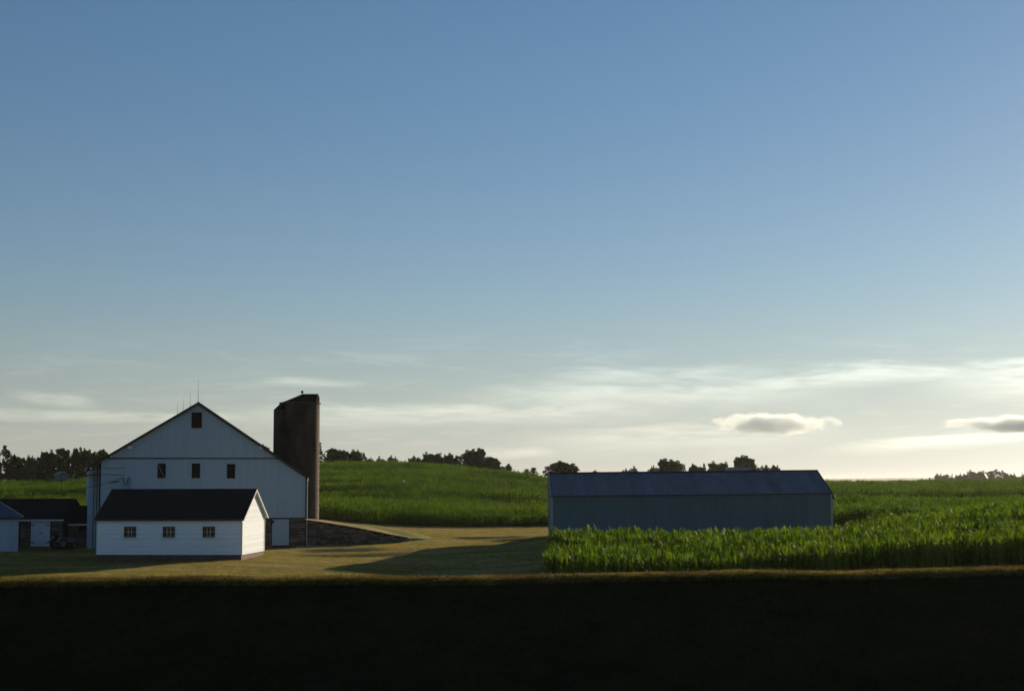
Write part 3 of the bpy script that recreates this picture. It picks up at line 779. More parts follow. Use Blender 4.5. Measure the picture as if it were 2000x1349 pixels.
# ------------------------------------------------------------------ barn ramp and its stone wing wall
def make_ramp():
    c0 = barn_pt(BW + 0.06, 0.15, 0)
    p0 = Vector((c0.x, c0.y, 0)); e = at(800, 1052, 116.5); p1 = Vector((e.x, e.y, 0))
    d = (p1 - p0); Lw = d.length; d.normalize(); nrm = Vector((d.y, -d.x, 0))
    if nrm.y > 0: nrm = -nrm
    rzw = math.atan2(d.y, d.x)
    zb0 = gz(p0.x, p0.y) - .25
    def top_at(s):         # world z of wall top at distance s
        pt = p0 + d * s; px = CX + F_PX * (Vector((pt.x, pt.y, EYE)) - Vector((0, 0, EYE))).dot(RT) / pt.y
        py = np.interp(px, [600, 640, 700, 765, 800], [1014.5, 1020.5, 1030.5, 1043.5, 1050])
        return at(px, py, pt.y).z
    root = empty('stone_retaining_wall', (p0.x, p0.y, zb0), rzw)
    tag(root, 'sloping fieldstone wing wall holding the grassy barn ramp', 'retaining wall')
    tops = [(s, top_at(s) - zb0) for s in np.linspace(0, Lw, 14)]
    poly = [(0, 0), (Lw, 0)] + [(s, h - .06) for s, h in reversed(tops)]
    MB().prism(poly, 0.02, 0.4).build('mortar', M['mortar'], root)
    lay_stones(root, 0.02, Lw - .1, 0.0, lambda s: float(np.interp(s, [t[0] for t in tops], [t[1] for t in tops])) - .05, 0.0, 21, .11, .30, .22, .9, .20)
    # coping slabs
    s = 0.0; r = random.Random(5)
    while s < Lw - .4:
        l = r.uniform(.5, .95); s1 = min(s + l, Lw); za, zb = np.interp([s, s1], [t[0] for t in tops], [t[1] for t in tops])
        MB().prism([(s + .01, za - .05), (s1 - .01, zb - .05), (s1 - .01, zb + .02), (s + .01, za + .02)], -.09, .42).build('coping_stone', M['stone'], root); s = s1
    # the ramp
    V, Fc = [], []; ns, nv = 44, 26
    for i in range(ns):
        s = -0.6 + (Lw + 7.5) * i / (ns - 1)
        for j in range(nv):
            t = 0.2 + 16.0 * (j / (nv - 1)) ** 1.4
            p = p0 + d * s - nrm * t
            g = gz(p.x, p.y)
            q = p0 + d * s - nrm * 5.5; qx = CX + F_PX * Vector((q.x, q.y, 0)).dot(RT) / q.y
            qy = float(np.interp(qx, [590, 600, 650, 700, 750, 800, 850, 900], [1011.5, 1012.5, 1017, 1022.5, 1028, 1034.5, 1042, 1048]))
            zc = at(qx, qy, q.y).z
            if s <= Lw: zf = top_at(max(s, 0)) + .02
            else:
                e_ = min(1, (s - Lw) / 3.0); zf = top_at(Lw) * (1 - e_) + (g - .12) * e_
            if t < 5.5: kk = float(sstep(np.array([t]), 0.0, 5.5)[0]); z = zf * (1 - kk) + zc * kk
            else: kk = float(sstep(np.array([t]), 6.5, 14.5)[0]); z = zc * (1 - kk) + (g - .3) * kk
            z += .04 * math.sin(s * 1.3) * math.sin(t * .9)
            if s > Lw:
                e_ = float(sstep(np.array([s]), Lw + 1.0, Lw + 6.5)[0]); z = z * (1 - e_) + (g - .15) * e_
            if j == 0 and s > Lw: z = min(z, g - .25)
            V.append((p.x, p.y, z))
    for i in range(ns - 1):
        for j in range(nv - 1):
            a = i * nv + j; Fc.append((a, a + nv, a + nv + 1, a + 1))
    o = MB().add(V, Fc, True).build('ramp', ground.data.materials[0])
    tag(o, 'sunlit grass ramp rising to the barn behind the stone wall', 'ramp', kind='structure')
    return root, o


wall, ramp = make_ramp()

c = barn_pt(BW - 0.25, -0.55, 0); g = gz(c.x, c.y)
o = MB().prism([(-.55, 0), (.6, 0), (.5, .09), (.1, .17), (-.3, .20), (-.5, .12)], -.3, .3).build('splash_block', M['splash'], None, (c.x, c.y, g - .02))
o.rotation_euler = (0, 0, BRZ)
tag(o, 'pale stone splash block below the barn downspout', 'splash block')


# ------------------------------------------------------------------ steel pole building
def make_pole():
    Y = 110.0
    pl = at(1077, 966, Y); prt = at(1624, 960.5, Y); L = prt.x - pl.x; D = 9.8
    eave = pl.z; zb = -1.2
    rise = at(1340, 921.5, Y + D / 2).z - (pl.z + prt.z) / 2
    tilt = -math.atan2(prt.z - pl.z, L)
    gl = min(gz(pl.x, Y), gz(prt.x, Y))
    root = empty('steel_pole_building', (pl.x, Y, gl), 0.0, tilt)
    tag(root, 'long low blue-grey steel building with ribbed roof behind the corn', 'building')
    E = eave - gl; b0 = -0.5
    n = 24; pw = L / n
    # roof sheet profile
    def profile(w_, h=.028):
        xs, k = [], 3
        for i in range(k):
            c_ = w_ * (i + .5) / k
            xs += [(c_ - .05, 0), (c_ - .022, h), (c_ + .022, h), (c_ + .05, 0)]
        return [(0.003, 0)] + xs + [(w_ - .003, 0)]
    pf = profile(pw); oh = .18; s = rise / (D / 2)
    def sheet(v0, v1, off):
        v, f = [], []
        for x, h in pf: v += [(x, v0[0], v0[1] + h), (x, v1[0], v1[1] + h)]
        for i in range(len(pf) - 1): f.append((2 * i, 2 * i + 2, 2 * i + 3, 2 * i + 1))
        m_ = len(v); v += [(p[0], p[1], min(v0[1], 9e9) - .02 if i_ % 2 == 0 else v1[1] - .02) for i_, p in enumerate(v[:m_])]
        f += [(2 * i + m_, 2 * i + 1 + m_, 2 * i + 3 + m_, 2 * i + 2 + m_) for i in range(len(pf) - 1)]
        e = len(pf) - 1
        f += [(2 * i, 2 * i + m_, 2 * i + 2 + m_, 2 * i + 2) for i in range(e)]
        return MB().add(v, f)
    me = sheet((-oh, E - oh * s), (D / 2, E + rise), 0).mesh('roof_sheet'); me.materials.append(M['steelroof'])
    for k in range(n): link('roof_sheet', me, None, root, (k * pw, 0, random.uniform(-.004, .004)))
    MB().prism_x([(D / 2, E + rise), (D + oh, E - oh * s), (D + oh, E - oh * s + .05), (D / 2, E + rise + .05)], -.05, L + .05).build('roof_slope', M['steelroof'], root)
    # wall sheets
    pf2 = profile(pw, .010); v, f = [], []
    for x, h in pf2: v += [(x, -h - .002, b0), (x, -h - .002, E - .02)]
    for i in range(len(pf2) - 1): f.append((2 * i, 2 * i + 2, 2 * i + 3, 2 * i + 1))
    me = MB().add(v, f).mesh('wall_sheet'); me.materials.append(M['steelwall'])
    for k in range(n): link('wall_sheet', me, None, root, (k * pw, 0, 0))
    for x0, x1 in ((0.0, .08), (L - .08, L)):
        MB().prism_x([(0.06, b0), (D - .06, b0), (D - .06, E - .03), (D / 2, E + rise - .03), (.06, E - .03)], x0, x1).build('end_wall', M['steelwall'], root)
    box('back_wall', (.08, L - .08, D - .06, D, b0, E - .03), M['steelwall'], root)
    box('front_frame', (.08, L - .08, 0.0, .06, b0, E - .03), M['steelwall'], root)
    box('corner_trim', (-.06, .13, -.05, .06, b0, E - .06), M['steeltrim'], root)
    box('corner_trim', (L - .07, L + .06, -.05, .06, b0, E - .06), M['steeltrim'], root)
    box('eave_trim', (-.05, L + .05, -oh - .02, -oh + .01, E - oh * s - .10, E - oh * s - .022), M['darktrim'], root)
    MB().prism_x([(D / 2 - .25, E + rise - .25 * s + .032), (D / 2, E + rise + .055), (D / 2 + .25, E + rise - .25 * s + .06), (D / 2, E + rise + .08)], -.05, L + .05).build('ridge_cap', M['rust'], root)
    for xa, xb in ((-.06, -.004), (L + .004, L + .06)):
        MB().prism_x([(-oh, E - oh * s - .08), (D / 2, E + rise - .08), (D / 2, E + rise + .045), (-oh, E - oh * s + .045)], xa, xb).build('rake_trim', M['steeltrim'] if xa < 0 else M['rust'], root)
        MB().prism_x([(D / 2, E + rise - .08), (D + oh, E - oh * s - .08), (D + oh, E - oh * s + .045), (D / 2, E + rise + .045)], xa, xb).build('rake_trim', M['steeltrim'], root)
    MB().lathe([(0, -.16), (.12, -.14), (.14, 0), (.06, .14), (0, .16)], 10, cx=L + .16, cy=.1).build('wall_lamp', M['iron'], root, (0, 0, E - .35))
    return root


pole_building = make_pole()


# ------------------------------------------------------------------ low outbuildings at the left
def gable_building(name, label, xl_px, xr_px, eave_py, base_py, ridge_py, Y, D, wallmat, roofmat, cat='outbuilding', fascia=True, rz=0.0, lo=0.0, ro_=0.3):
    a, b_2 = at(xl_px, eave_py, Y), at(xr_px, eave_py, Y); L = b_2.x - a.x; ridge = at(xr_px, ridge_py, Y + D / 2).z
    g = min(gz(a.x, Y), gz(b_2.x, Y)); root = empty(name, (a.x, Y, g), rz); tag(root, label, cat)
    E, RI = a.z - g, ridge - g; s = (RI - E) / (D / 2)
    MB().box(0, L, 0, .2, -.4, E).build('wall', wallmat, root)
    for x0 in (0, L - .2): MB().prism_x([(.201, -.4), (D - .201, -.4), (D - .201, E), (D / 2, RI - .05), (.201, E)], x0, x0 + .2).build('wall', wallmat, root)
    box('wall', (0, L, D - .2, D, -.4, E), wallmat, root)
    oh = .28
    MB().prism_x([(-oh, E - oh * s), (D / 2, RI), (D / 2, RI + .09), (-oh, E - oh * s + .09)], -lo, L + ro_).build('roof_slope', roofmat, root)
    MB().prism_x([(D / 2, RI), (D + oh, E - oh * s), (D + oh, E - oh * s + .09), (D / 2, RI + .09)], -lo, L + ro_).build('roof_slope', roofmat, root)
    if fascia:
        box('fascia', (-lo, L + ro_, -oh - .03, -oh - .002, E - oh * s - .07, E - oh * s + .05), M['trim'], root)
    return root, L, E, g, a


root, L, E, g, a = gable_building('low_outbuilding', 'low dark outbuilding with a white double door', -30, 124, 1012, 1070, 975.5, 112, 5.6, M['mortar'], M['slate'], ro_=.1)
dx0 = at(60.5, 1040, 112).x - a.x; dx1 = at(98, 1040, 112).x - a.x; dz1 = at(80, 1016, 112).z - g; dz0 = at(80, 1067, 112).z - g
dr = empty('door', (dx0, 0, dz0)); dr.parent = root
dw, dh = dx1 - dx0, dz1 - dz0
for side in (0, 1):
    x0 = side * dw / 2
    for k in range(4):
        box('plank', (x0 + dw / 8 * k + .004, x0 + dw / 8 * (k + 1) - .004, -.06, -.025, random.uniform(0, .03), dh), M['clap'], dr)
box('backing', (0, dw, -.024, .001, 0, dh), M['dark'], dr)
for x0, x1 in ((.01, .32), (dw - .32, dw - .01)):
    for z in (.3, dh - .4): box('strap_hinge', (x0, x1, -.074, -.061, z, z + .06), M['iron'], dr)
box('latch', (dw / 2 - .05, dw / 2 + .09, -.085, -.061, dh * .5, dh * .5 + .08), M['iron'], dr)
lay_stones(root, at(40, 1040, 112).x - a.x, dx0 - .08, -.1, lambda x: E - .12, -.02, 31, .2, .34, .35, .8)
lay_stones(root, dx1 + .08, L - .02, -.1, lambda x: E - .12, -.02, 32, .2, .34, .35, .8)

root, L, E, g, a = gable_building('lean_to', 'small dark stone lean-to with one window between outbuilding and white shed', 126, 192, 1019, 1068, 989, 113.5, 3.4, M['mortar'], M['slate'], ro_=0.0)
x0, x1 = at(155, 1028, 113.5).x - a.x, at(172.5, 1028, 113.5).x - a.x; z0, z1 = at(160, 1035, 113.5).z - g, at(160, 1022.5, 113.5).z - g
wr = empty('window', ((x0 + x1) / 2, -.03, z0)); wr.parent = root; hw = (x1 - x0) / 2; h = z1 - z0
box('backing', (-hw, hw, 0, .029, 0, h), M['dark'], wr)
MB().box(-hw - .05, -hw, -.03, .029, -.05, h + .05).box(hw, hw + .05, -.03, .029, -.05, h + .05).box(-hw, hw, -.03, .029, h, h + .05).box(-hw, hw, -.03, .029, -.05, 0).build('frame', M['darktrim'], wr)
for k in range(3): box('pane', (-hw + 2 * hw / 3 * k + .01, -hw + 2 * hw / 3 * (k + 1) - .01, -.012, -.004, .01, h - .01), M['glass'], wr)
lay_stones(root, .02, x0 - .06, -.1, lambda x: E - .1, -.02, 33, .2, .34, .35, .8)
lay_stones(root, x1 + .06, L, -.1, lambda x: E - .1, -.02, 34, .2, .34, .35, .8)
lay_stones(root, x0 - .05, x1 + .05, -.1, lambda x: z0 - .06, -.02, 35, .2, .34, .35, .8)


def make_hip():
    Y = 103.5; xr = at(37, 1013, Y); xl = at(-150, 1013, Y); L = xr.x - xl.x; D = 6.0
    g = gz(xr.x, Y); th_ = R(19.5); root = empty('white_outbuilding', (xr.x - L * math.cos(th_), Y - L * math.sin(th_), g), th_)
    tag(root, 'white outbuilding with blue-grey metal roof cut by the picture edge', 'outbuilding')
    E = xr.z - g
    bw = L / 30
    for k in range(30): box('board', (k * bw + .004, (k + 1) * bw - .004, -.03, 0, random.uniform(-.1, -.05), E - .02), M['barnboard'], root)
    box('wall', (0, L, .001, .15, -.3, E), M['barnboard'], root); box('wall', (0, L, D - .15, D, -.3, E), M['barnboard'], root)
    box('wall', (L - .15, L, .151, D - .151, -.3, E), M['barnboard'], root); box('wall', (0, .15, .151, D - .151, -.3, E), M['barnboard'], root)
    o_, z0, t = .36, E + .10, .66; h = (D / 2 + o_) * t
    v = [(-o_, -o_, z0), (L + o_, -o_, z0), (L + o_, D + o_, z0), (-o_, D + o_, z0), (D / 2, D / 2, z0 + h), (L - D / 2, D / 2, z0 + h)]
    MB().add(v, [(0, 1, 5, 4)]).build('roof_slope', M['bluemetal'], root); MB().add(v, [(1, 2, 5)]).build('roof_slope', M['bluemetal'], root)
    MB().add(v, [(2, 3, 4, 5)]).build('roof_slope', M['bluemetal'], root); MB().add(v, [(3, 0, 4)]).build('roof_slope', M['bluemetal'], root)
    box('soffit', (-o_ + .01, L + o_ - .01, -o_ + .01, D + o_ - .01, E + .003, E + .095), M['darktrim'], root)
    # standing seams on the front slope
    k = 0
    x = 0.3
    while x < L + o_ - .2:
        run = min(D / 2 + o_, L + o_ - x)
        MB().add([(x - .02, -o_, z0 + .002), (x + .02, -o_, z0 + .002), (x + .02, -o_ + run, z0 + run * t + .002), (x - .02, -o_ + run, z0 + run * t + .002), (x - .02, -o_, z0 + .035), (x + .02, -o_, z0 + .035), (x + .02, -o_ + run, z0 + run * t + .035), (x - .02, -o_ + run, z0 + run * t + .035)],
                 [(4, 5, 6, 7), (0, 1, 5, 4), (1, 2, 6, 5), (3, 0, 4, 7)]).build('seam', M['bluemetal'], root); x += .45
    return root


make_hip()


# ------------------------------------------------------------------ small tractor in the shade
def make_tractor():
    p = at(117, 1070, 107.5); g = gz(p.x, 107.5)
    root = empty('small_tractor', (p.x, 107.5, g), R(-38))
    tag(root, 'small tractor with rounded rear fenders standing in deep shade by the lean-to', 'tractor')
    # drives towards +y local
    MB().box(-.16, .16, -.35, 1.15, .34, .50).build('chassis', M['iron'], root)
    v = [(-.2, .35, .5), (.2, .35, .5), (.18, 1.25, .5), (-.18, 1.25, .5), (-.2, .35, .86), (.2, .35, .86), (.15, 1.2, .78), (-.15, 1.2, .78)]
    MB().add(v, [(0, 3, 2, 1), (4, 5, 6, 7), (0, 1, 5, 4), (1, 2, 6, 5), (2, 3, 7, 6), (3, 0, 4, 7)]).build('hood', M['greypaint'], root)
    box('grille', (-.15, .15, 1.226, 1.26, .5, .76), M['iron'], root)
    def wheel(x, y, r, w_):
        wr = empty('wheel', (x, y, r)); wr.parent = root
        prof = [(r * .55, -w_ / 2), (r * .92, -w_ / 2), (r, -w_ * .3), (r, w_ * .3), (r * .92, w_ / 2), (r * .55, w_ / 2)]
        t = MB().lathe(prof, 20).build('tyre', M['tyre'], wr); t.rotation_euler = (0, R(90), 0)
        q = MB().lathe([(0, -w_ * .2), (r * .56, -w_ * .35), (r * .56, w_ * .35), (0, w_ * .2)], 16).build('rim', M['greypaint'], wr); q.rotation_euler = (0, R(90), 0)
    wheel(-.48, -.1, .42, .26); wheel(.48, -.1, .42, .26); wheel(-.36, .98, .25, .14); wheel(.36, .98, .25, .14)
    for sx in (-1, 1):
        v, f = [], []
        for k in range(11):
            a_ = R(15 + 150 * k / 10)
            for dx in (.32, .64): v += [(sx * dx, -.1 - .49 * math.cos(a_), .42 + .49 * math.sin(a_)), (sx * dx, -.1 - .465 * math.cos(a_), .42 + .465 * math.sin(a_))]
        for k in range(10):
            q = k * 4
            f += [(q, q + 4, q + 6, q + 2), (q + 1, q + 3, q + 7, q + 5), (q, q + 1, q + 5, q + 4), (q + 2, q + 6, q + 7, q + 3)]
        MB().add(v, f, True).build('fender', M['greypaint'], root)
    st = MB().box(-.2, .2, -.32, .06, .78, .86).add([(-.2, -.32, .86), (.2, -.32, .86), (.2, -.26, .86), (-.2, -.26, .86), (-.19, -.40, 1.12), (.19, -.40, 1.12), (.19, -.35, 1.12), (-.19, -.35, 1.12)],
                                                 [(4, 5, 6, 7), (0, 1, 5, 4), (1, 2, 6, 5), (2, 3, 7, 6), (3, 0, 4, 7)])
    st.build('seat', M['iron'], root)
    MB().box(-.06, .06, -.2, -.06, .5, .779).build('seat_post', M['iron'], root)
    MB().tube([(0, .45, .84), (0, .26, 1.02)], .02, 6).build('steering_column', M['iron'], root)
    ring = [(.19 * math.cos(t), .22 - .06 * math.sin(t) * 1.0, 1.05 + .17 * math.sin(t)) for t in np.linspace(0, 2 * math.pi, 17)]
    MB().tube(ring, .014, 5, False).build('steering_wheel', M['iron'], root)
    MB().tube([(-.1, .95, .8), (-.1, .95, 1.15)], .02, 6).build('exhaust', M['rust'], root)
    return root


make_tractor()


# ------------------------------------------------------------------ trees
def blob_points(r, cen, rad, n, flat=0.8):
    out_ = []
    for _ in range(n):
        d = Vector((r.gauss(0, 1), r.gauss(0, 1), r.gauss(0, 1))).normalized()
        k = (0.45 + 0.55 * r.random() ** 0.5) * rad
        out_.append(cen + Vector((d.x * k, d.y * k, d.z * k * flat)))
    return out_


def leaf_mesh(name, pts, size, r, mat, up=0.0):
    n = len(pts); V = np.empty((n * 4, 3)); k = 0
    for p in pts:
        a = Vector((r.gauss(0, 1), r.gauss(0, 1), r.gauss(0, 1))).normalized()
        b = a.orthogonal().normalized(); q = a.cross(b)
        ang = r.random() * 6.283; u = b * math.cos(ang) + q * math.sin(ang); w_ = a.cross(u)
        s = size * r.uniform(.6, 1.3)
        V[k] = p - u * s * .5; V[k + 1] = p + w_ * s * .34 + u * s * .05; V[k + 2] = p + u * s * .6; V[k + 3] = p - w_ * s * .34 + u * s * .05; k += 4
    me = bpy.data.meshes.new(name)
    me.vertices.add(n * 4); me.vertices.foreach_set('co', V.ravel())
    me.loops.add(n * 4); me.loops.foreach_set('vertex_index', np.arange(n * 4))
    me.polygons.add(n); me.polygons.foreach_set('loop_start', np.arange(0, n * 4, 4)); me.update(calc_edges=True)
    me.materials.append(mat); return me


def tree_proto(kind, seed):
    """unit tree: height 1, base at 0; returns (trunk mesh, crown mesh, half width)"""
    r = random.Random(seed); tr = MB(); pts = []
    H = 10.0
    if kind == 'conifer':
        tr.tube([(0, 0, 0), (0, 0, H * .97)], [.16, .02], 7)
        for k in range(60):
            z = H * (.08 + .9 * k / 60); L = (H - z) * .30 * r.uniform(.55, 1.15) + .08; a = k * 2.4
            e = Vector((L * math.cos(a), L * math.sin(a), z - L * .18))
            tr.tube([(0, 0, z), e], [.035, .008], 4)
            for t in np.linspace(.15, 1, 26):
                pts.append(Vector((e.x * t, e.y * t, z + (e.z - z) * t)) + Vector((r.gauss(0, .12), r.gauss(0, .12), r.gauss(0, .09))))
        return tr.mesh('trunk'), leaf_mesh('crown', pts, .34, r, M['leafC']), H
    wide = {'round': .42, 'broad': .58, 'tall': .30, 'open': .46}[kind]
    tr.tube([(0, 0, -.4), (.05, 0, H * .2), (r.uniform(-.15, .15), r.uniform(-.1, .1), H * .45), (r.uniform(-.3, .3), 0, H * .8)], [.34, .26, .18, .05], 8)
    nb = {'round': 22, 'broad': 30, 'tall': 18, 'open': 17}[kind]
    for k in range(nb):
        zf = .02 + .90 * ((k + r.random()) / nb) ** .9; env = math.sqrt(max(.08, 1 - (max(0, zf - .30) / .72) ** 2)) * (1 if zf > .2 else .9)
        a = k * 2.39996 + r.uniform(-.5, .5); rr = H * wide * env * r.uniform(.25, .86)
        c_ = Vector((rr * math.cos(a), rr * math.sin(a), H * zf))
        br = H * r.uniform(.10, .17) * (0.78 if kind == 'open' else 1.0)
        if c_.z + br > H: c_.z = H - br
        z0 = c_.z * r.uniform(.35, .6); tr.tube([(0, 0, z0), (c_.x * .5, c_.y * .5, (z0 + c_.z) / 2 + .2), c_], [.10, .06, .02], 5)
        pts += blob_points(r, c_, br, 680 if kind != 'open' else 400)
        for _ in range(4):       # stray sprigs around the clump
            d = Vector((r.gauss(0, 1), r.gauss(0, 1), abs(r.gauss(0, .8)))).normalized()
            pts += blob_points(r, c_ + d * br * 1.05, br * .36, 52)
    top_ = max(p.z for p in pts)
    mat = M['leafB'] if seed % 2 else M['leafA']
    return tr.mesh('trunk'), leaf_mesh('crown', pts, .34, r, mat), top_


PROTO = {}
def proto(kind, i):
    key = (kind, i)
    if key not in PROTO:
        t, c_, h = tree_proto(kind, {'round': 10, 'broad': 20, 'tall': 30, 'open': 40, 'conifer': 50}[kind] + i)
        if not t.materials: t.materials.append(M['bark'])
        co_ = np.empty(len(c_.vertices) * 3, np.float32); c_.vertices.foreach_get('co', co_); co_ = co_.reshape(-1, 3)
        rad_ = np.percentile(np.hypot(co_[:, 0], co_[:, 1]), 97)
        PROTO[key] = (t, c_, h, 2 * rad_)
    return PROTO[key]


def tree(px0, px1, top_py, Y, kind, i, label, group, name='tree', rz=None):
    pc = at((px0 + px1) / 2, top_py, Y); g = gz(pc.x, Y); h = pc.z - g
    t, c_, H, W0 = proto(kind, i)
    root = empty(name, (pc.x, Y, g - .1)); tag(root, label, 'tree', group)
    wpx = (px1 - px0) / F_PX * Y
    sxy = wpx / W0 * 1.04
    root.scale = (sxy, sxy, h / H); root.rotation_euler = (0, 0, random.random() * 6.28 if rz is None else rz)
    for nm, me in (('trunk', t), ('crown', c_)): link(nm, me, None, root)
    return root


GL, GH, GM, GR = 'trees beyond the field behind the barn', 'trees along the hill crest', 'trees beyond the steel building', 'hazy far trees on the skyline'
tree(-22, 24, 869, 345, 'open', 1, 'loose open-crowned tree at the picture edge beyond the field', GL)
tree(14, 48, 886, 350, 'round', 1, 'low round tree next to the open-crowned tree', GL)
tree(38, 76, 887, 352, 'broad', 1, 'low broad tree in the dip of the tree row behind the outbuildings', GL)
tree(68, 116, 877, 348, 'round', 2, 'dark full round tree midway along the row behind the outbuildings', GL)
tree(106, 142, 874, 352, 'tall', 1, 'narrow upright tree between the round tree and the broad one', GL)
tree(134, 184, 872, 346, 'broad', 2, 'broad tall tree just left of the barn roof edge', GL)
tree(170, 222, 876, 350, 'round', 1, 'tree half hidden by the barn roof edge', GL)
tree(500, 531, 866, 370, 'open', 2, 'tree top peeping over the barn roof near the silo', GH)
tree(520, 562, 880, 372, 'round', 2, 'tree showing between barn roof and silo', GH)
tree(601, 645, 861, 372, 'conifer', 1, 'slim conifer standing tight against the silo', GH, 'conifer_tree')
tree(630, 682, 874, 368, 'round', 1, 'dark round tree right beside the silo', GH)
tree(666, 716, 876, 372, 'broad', 1, 'domed dark tree second from the silo', GH)
tree(712, 732, 892, 400, 'round', 2, 'tiny bush on the hill crest beside the domed tree', GH)
tree(733, 756, 890, 400, 'open', 1, 'small thin-crowned tree on the top of the hill', GH)
tree(750, 778, 888, 402, 'open', 2, 'small tree with a ragged top on the top of the hill', GH)
tree(792, 828, 891, 385, 'broad', 2, 'low spreading tree where the hill starts to fall', GH)
tree(822, 872, 881, 378, 'broad', 1, 'wide rounded tree left of the tallest hill tree', GH)
tree(858, 906, 884, 380, 'round', 2, 'tree tucked against the tallest hill tree', GH)
tree(893, 962, 874, 374, 'broad', 2, 'tallest and widest tree on the hill crest', GH)
tree(940, 980, 892, 378, 'tall', 1, 'ragged tree on the slope below the tallest hill tree', GH)
tree(968, 1010, 905, 376, 'open', 1, 'low ragged tree at the lower end of the hill trees', GH)
tree(1006, 1052, 914, 390, 'conifer', 1, 'shorter of two little conifers left of the steel building', GH, 'conifer_tree')
tree(1018, 1066, 911, 392, 'conifer', 2, 'taller of two little conifers left of the steel building', GH, 'conifer_tree')
tree(1058, 1130, 899, 388, 'round', 1, 'dense bushy tree over the corner of the steel roof', GM)
tree(1150, 1176, 917, 420, 'round', 1, 'bush barely showing above the steel roof', GM)
tree(1213, 1228, 913, 420, 'open', 2, 'smaller of two little ragged trees above the steel roof', GM)
tree(1224, 1246, 909, 420, 'open', 1, 'larger of two little ragged trees above the steel roof', GM)
tree(1270, 1346, 894, 430, 'broad', 2, 'wide domed tree above the middle of the steel roof', GM)
tree(1338, 1384, 907, 432, 'round', 1, 'low tree right of the wide domed tree', GM)
tree(1374, 1432, 899, 428, 'broad', 1, 'full tree left of the pointed tree above the steel roof', GM)
tree(1428, 1484, 887, 425, 'tall', 2, 'pointed tallest tree above the steel roof', GM, rz=1.0)
tree(1472, 1500, 908, 432, 'open', 2, 'low tree right of the pointed tree', GM)
tree(1494, 1524, 907, 432, 'round', 2, 'last little tree above the right part of the steel roof', GM)
tree(1672, 1692, 935, 1400, 'broad', 1, 'single far bush on the open skyline', GR)
tree(1745, 1768, 936, 1400, 'broad', 2, 'flat far bush in the middle of the far skyline', GR)
tree(1788, 1808, 934, 1400, 'round', 1, 'small far bush nearer the far wood', GR)
tree(1803, 1822, 932, 1405, 'open', 1, 'small thin far tree beside the round far tree', GR)
tree(1822, 1864, 924, 1390, 'broad', 1, 'round far tree standing alone at the end of the far wood', GR)
tree(1858, 1900, 925, 1395, 'broad', 2, 'low far tree where the far wood begins', GR)
tree(1884, 1930, 917, 1390, 'broad', 1, 'highest domed tree of the far wood', GR)
tree(1918, 1966, 916, 1395, 'open', 2, 'ragged-topped tree of the far wood', GR)
tree(1952, 1992, 924, 1390, 'broad', 2, 'lower tree near the end of the far wood', GR)
tree(1980, 2030, 927, 1395, 'round', 2, 'far tree cut by the picture edge', GR)


def undergrowth(px0, px1, top_pys, Y, seed, label):
    """thicket closing the gaps under a row of trees"""
    r = random.Random(seed); pts = []
    a_, b_2 = at(px0, 930, Y), at(px1, 930, Y); n = int((b_2.x - a_.x) * 260)
    for _ in range(n):
        px = r.uniform(px0, px1); yy = Y + r.gauss(0, 1.2); c_ = at(px, 930, yy)
        tp = at(px, float(np.interp(px, *zip(*top_pys))) + 7 * math.sin(px * .31 + seed) + 4 * math.sin(px * .83), yy).z; g = c_.z
        pts.append((c_.x, yy, tp, r.random()))
    gx = np.array([p[0] for p in pts]); gy = np.array([p[1] for p in pts]); gg = ground_z(gx, gy)
    P = [Vector((p[0], p[1], float(g_) + (p[2] - float(g_)) * p[3] ** .8)) for p, g_ in zip(pts, gg)]
    o = link('undergrowth', leaf_mesh('undergrowth', P, .55, r, M['leafA'])); tag(o, label, 'undergrowth', kind='stuff')


undergrowth(-40, 235, [(-40, 905), (235, 905)], 349, 3, 'dark thicket filling the foot of the trees behind the outbuildings')
undergrowth(632, 716, [(632, 892), (716, 894)], 371, 4, 'dark thicket under the two trees beside the silo')
undergrowth(800, 1000, [(800, 899), (870, 897), (940, 903), (1000, 922)], 379, 5, 'dark thicket under the trees on the hill crest')
undergrowth(1272, 1520, [(1272, 914), (1520, 916)], 434, 6, 'dark thicket under the trees beyond the steel building')
undergrowth(1820, 2040, [(1820, 936), (1870, 932), (2040, 931)], 1398, 7, 'hazy thicket along the foot of the far wood')


# ------------------------------------------------------------------ far farm buildings
def far_house(px0, px1, eave_py, ridge_py, Y, D, wm, rm, name, label, rz=0.0):
    a, b_2 = at(px0, eave_py, Y), at(px1, eave_py, Y); L = b_2.x - a.x; g = gz((a.x + b_2.x) / 2, Y)
    RI = at((px0 + px1) / 2, ridge_py, Y).z - g; E = a.z - g
    root = empty(name, (a.x, Y, g), rz); tag(root, label, 'building')
    MB().prism([(0, -1), (L, -1), (L, E), (L / 2, RI), (0, E)], 0, D).build('wall', wm, root)
    s = (RI - E) / (L / 2); o_ = .3
    MB().prism([(-o_, E - o_ * s + .02), (L / 2, RI + .02), (L / 2, RI + .16), (-o_, E - o_ * s + .16)], -.4, D + .4).build('roof_slope', rm, root)
    MB().prism([(L / 2, RI + .02), (L + o_, E - o_ * s + .02), (L + o_, E - o_ * s + .16), (L / 2, RI + .16)], -.4, D + .4).build('roof_slope', rm, root)
    for k in (.3, .7): box('window', (L * k - .35, L * k + .35, -.03, -.002, E * .3, E * .3 + 1.1), M['dark'], root)
    return root


far_house(117, 131, 926, 921, 318, 9, M['steelwall'], M['steelroof'], 'distant_house', 'tiny pale gabled house under the trees behind the field', R(25))
far_house(1464, 1482, 917.5, 912.5, 400, 9, M['louver'], M['steelroof'], 'distant_barn', 'pale metal-roofed barn just showing above the steel building', R(38))

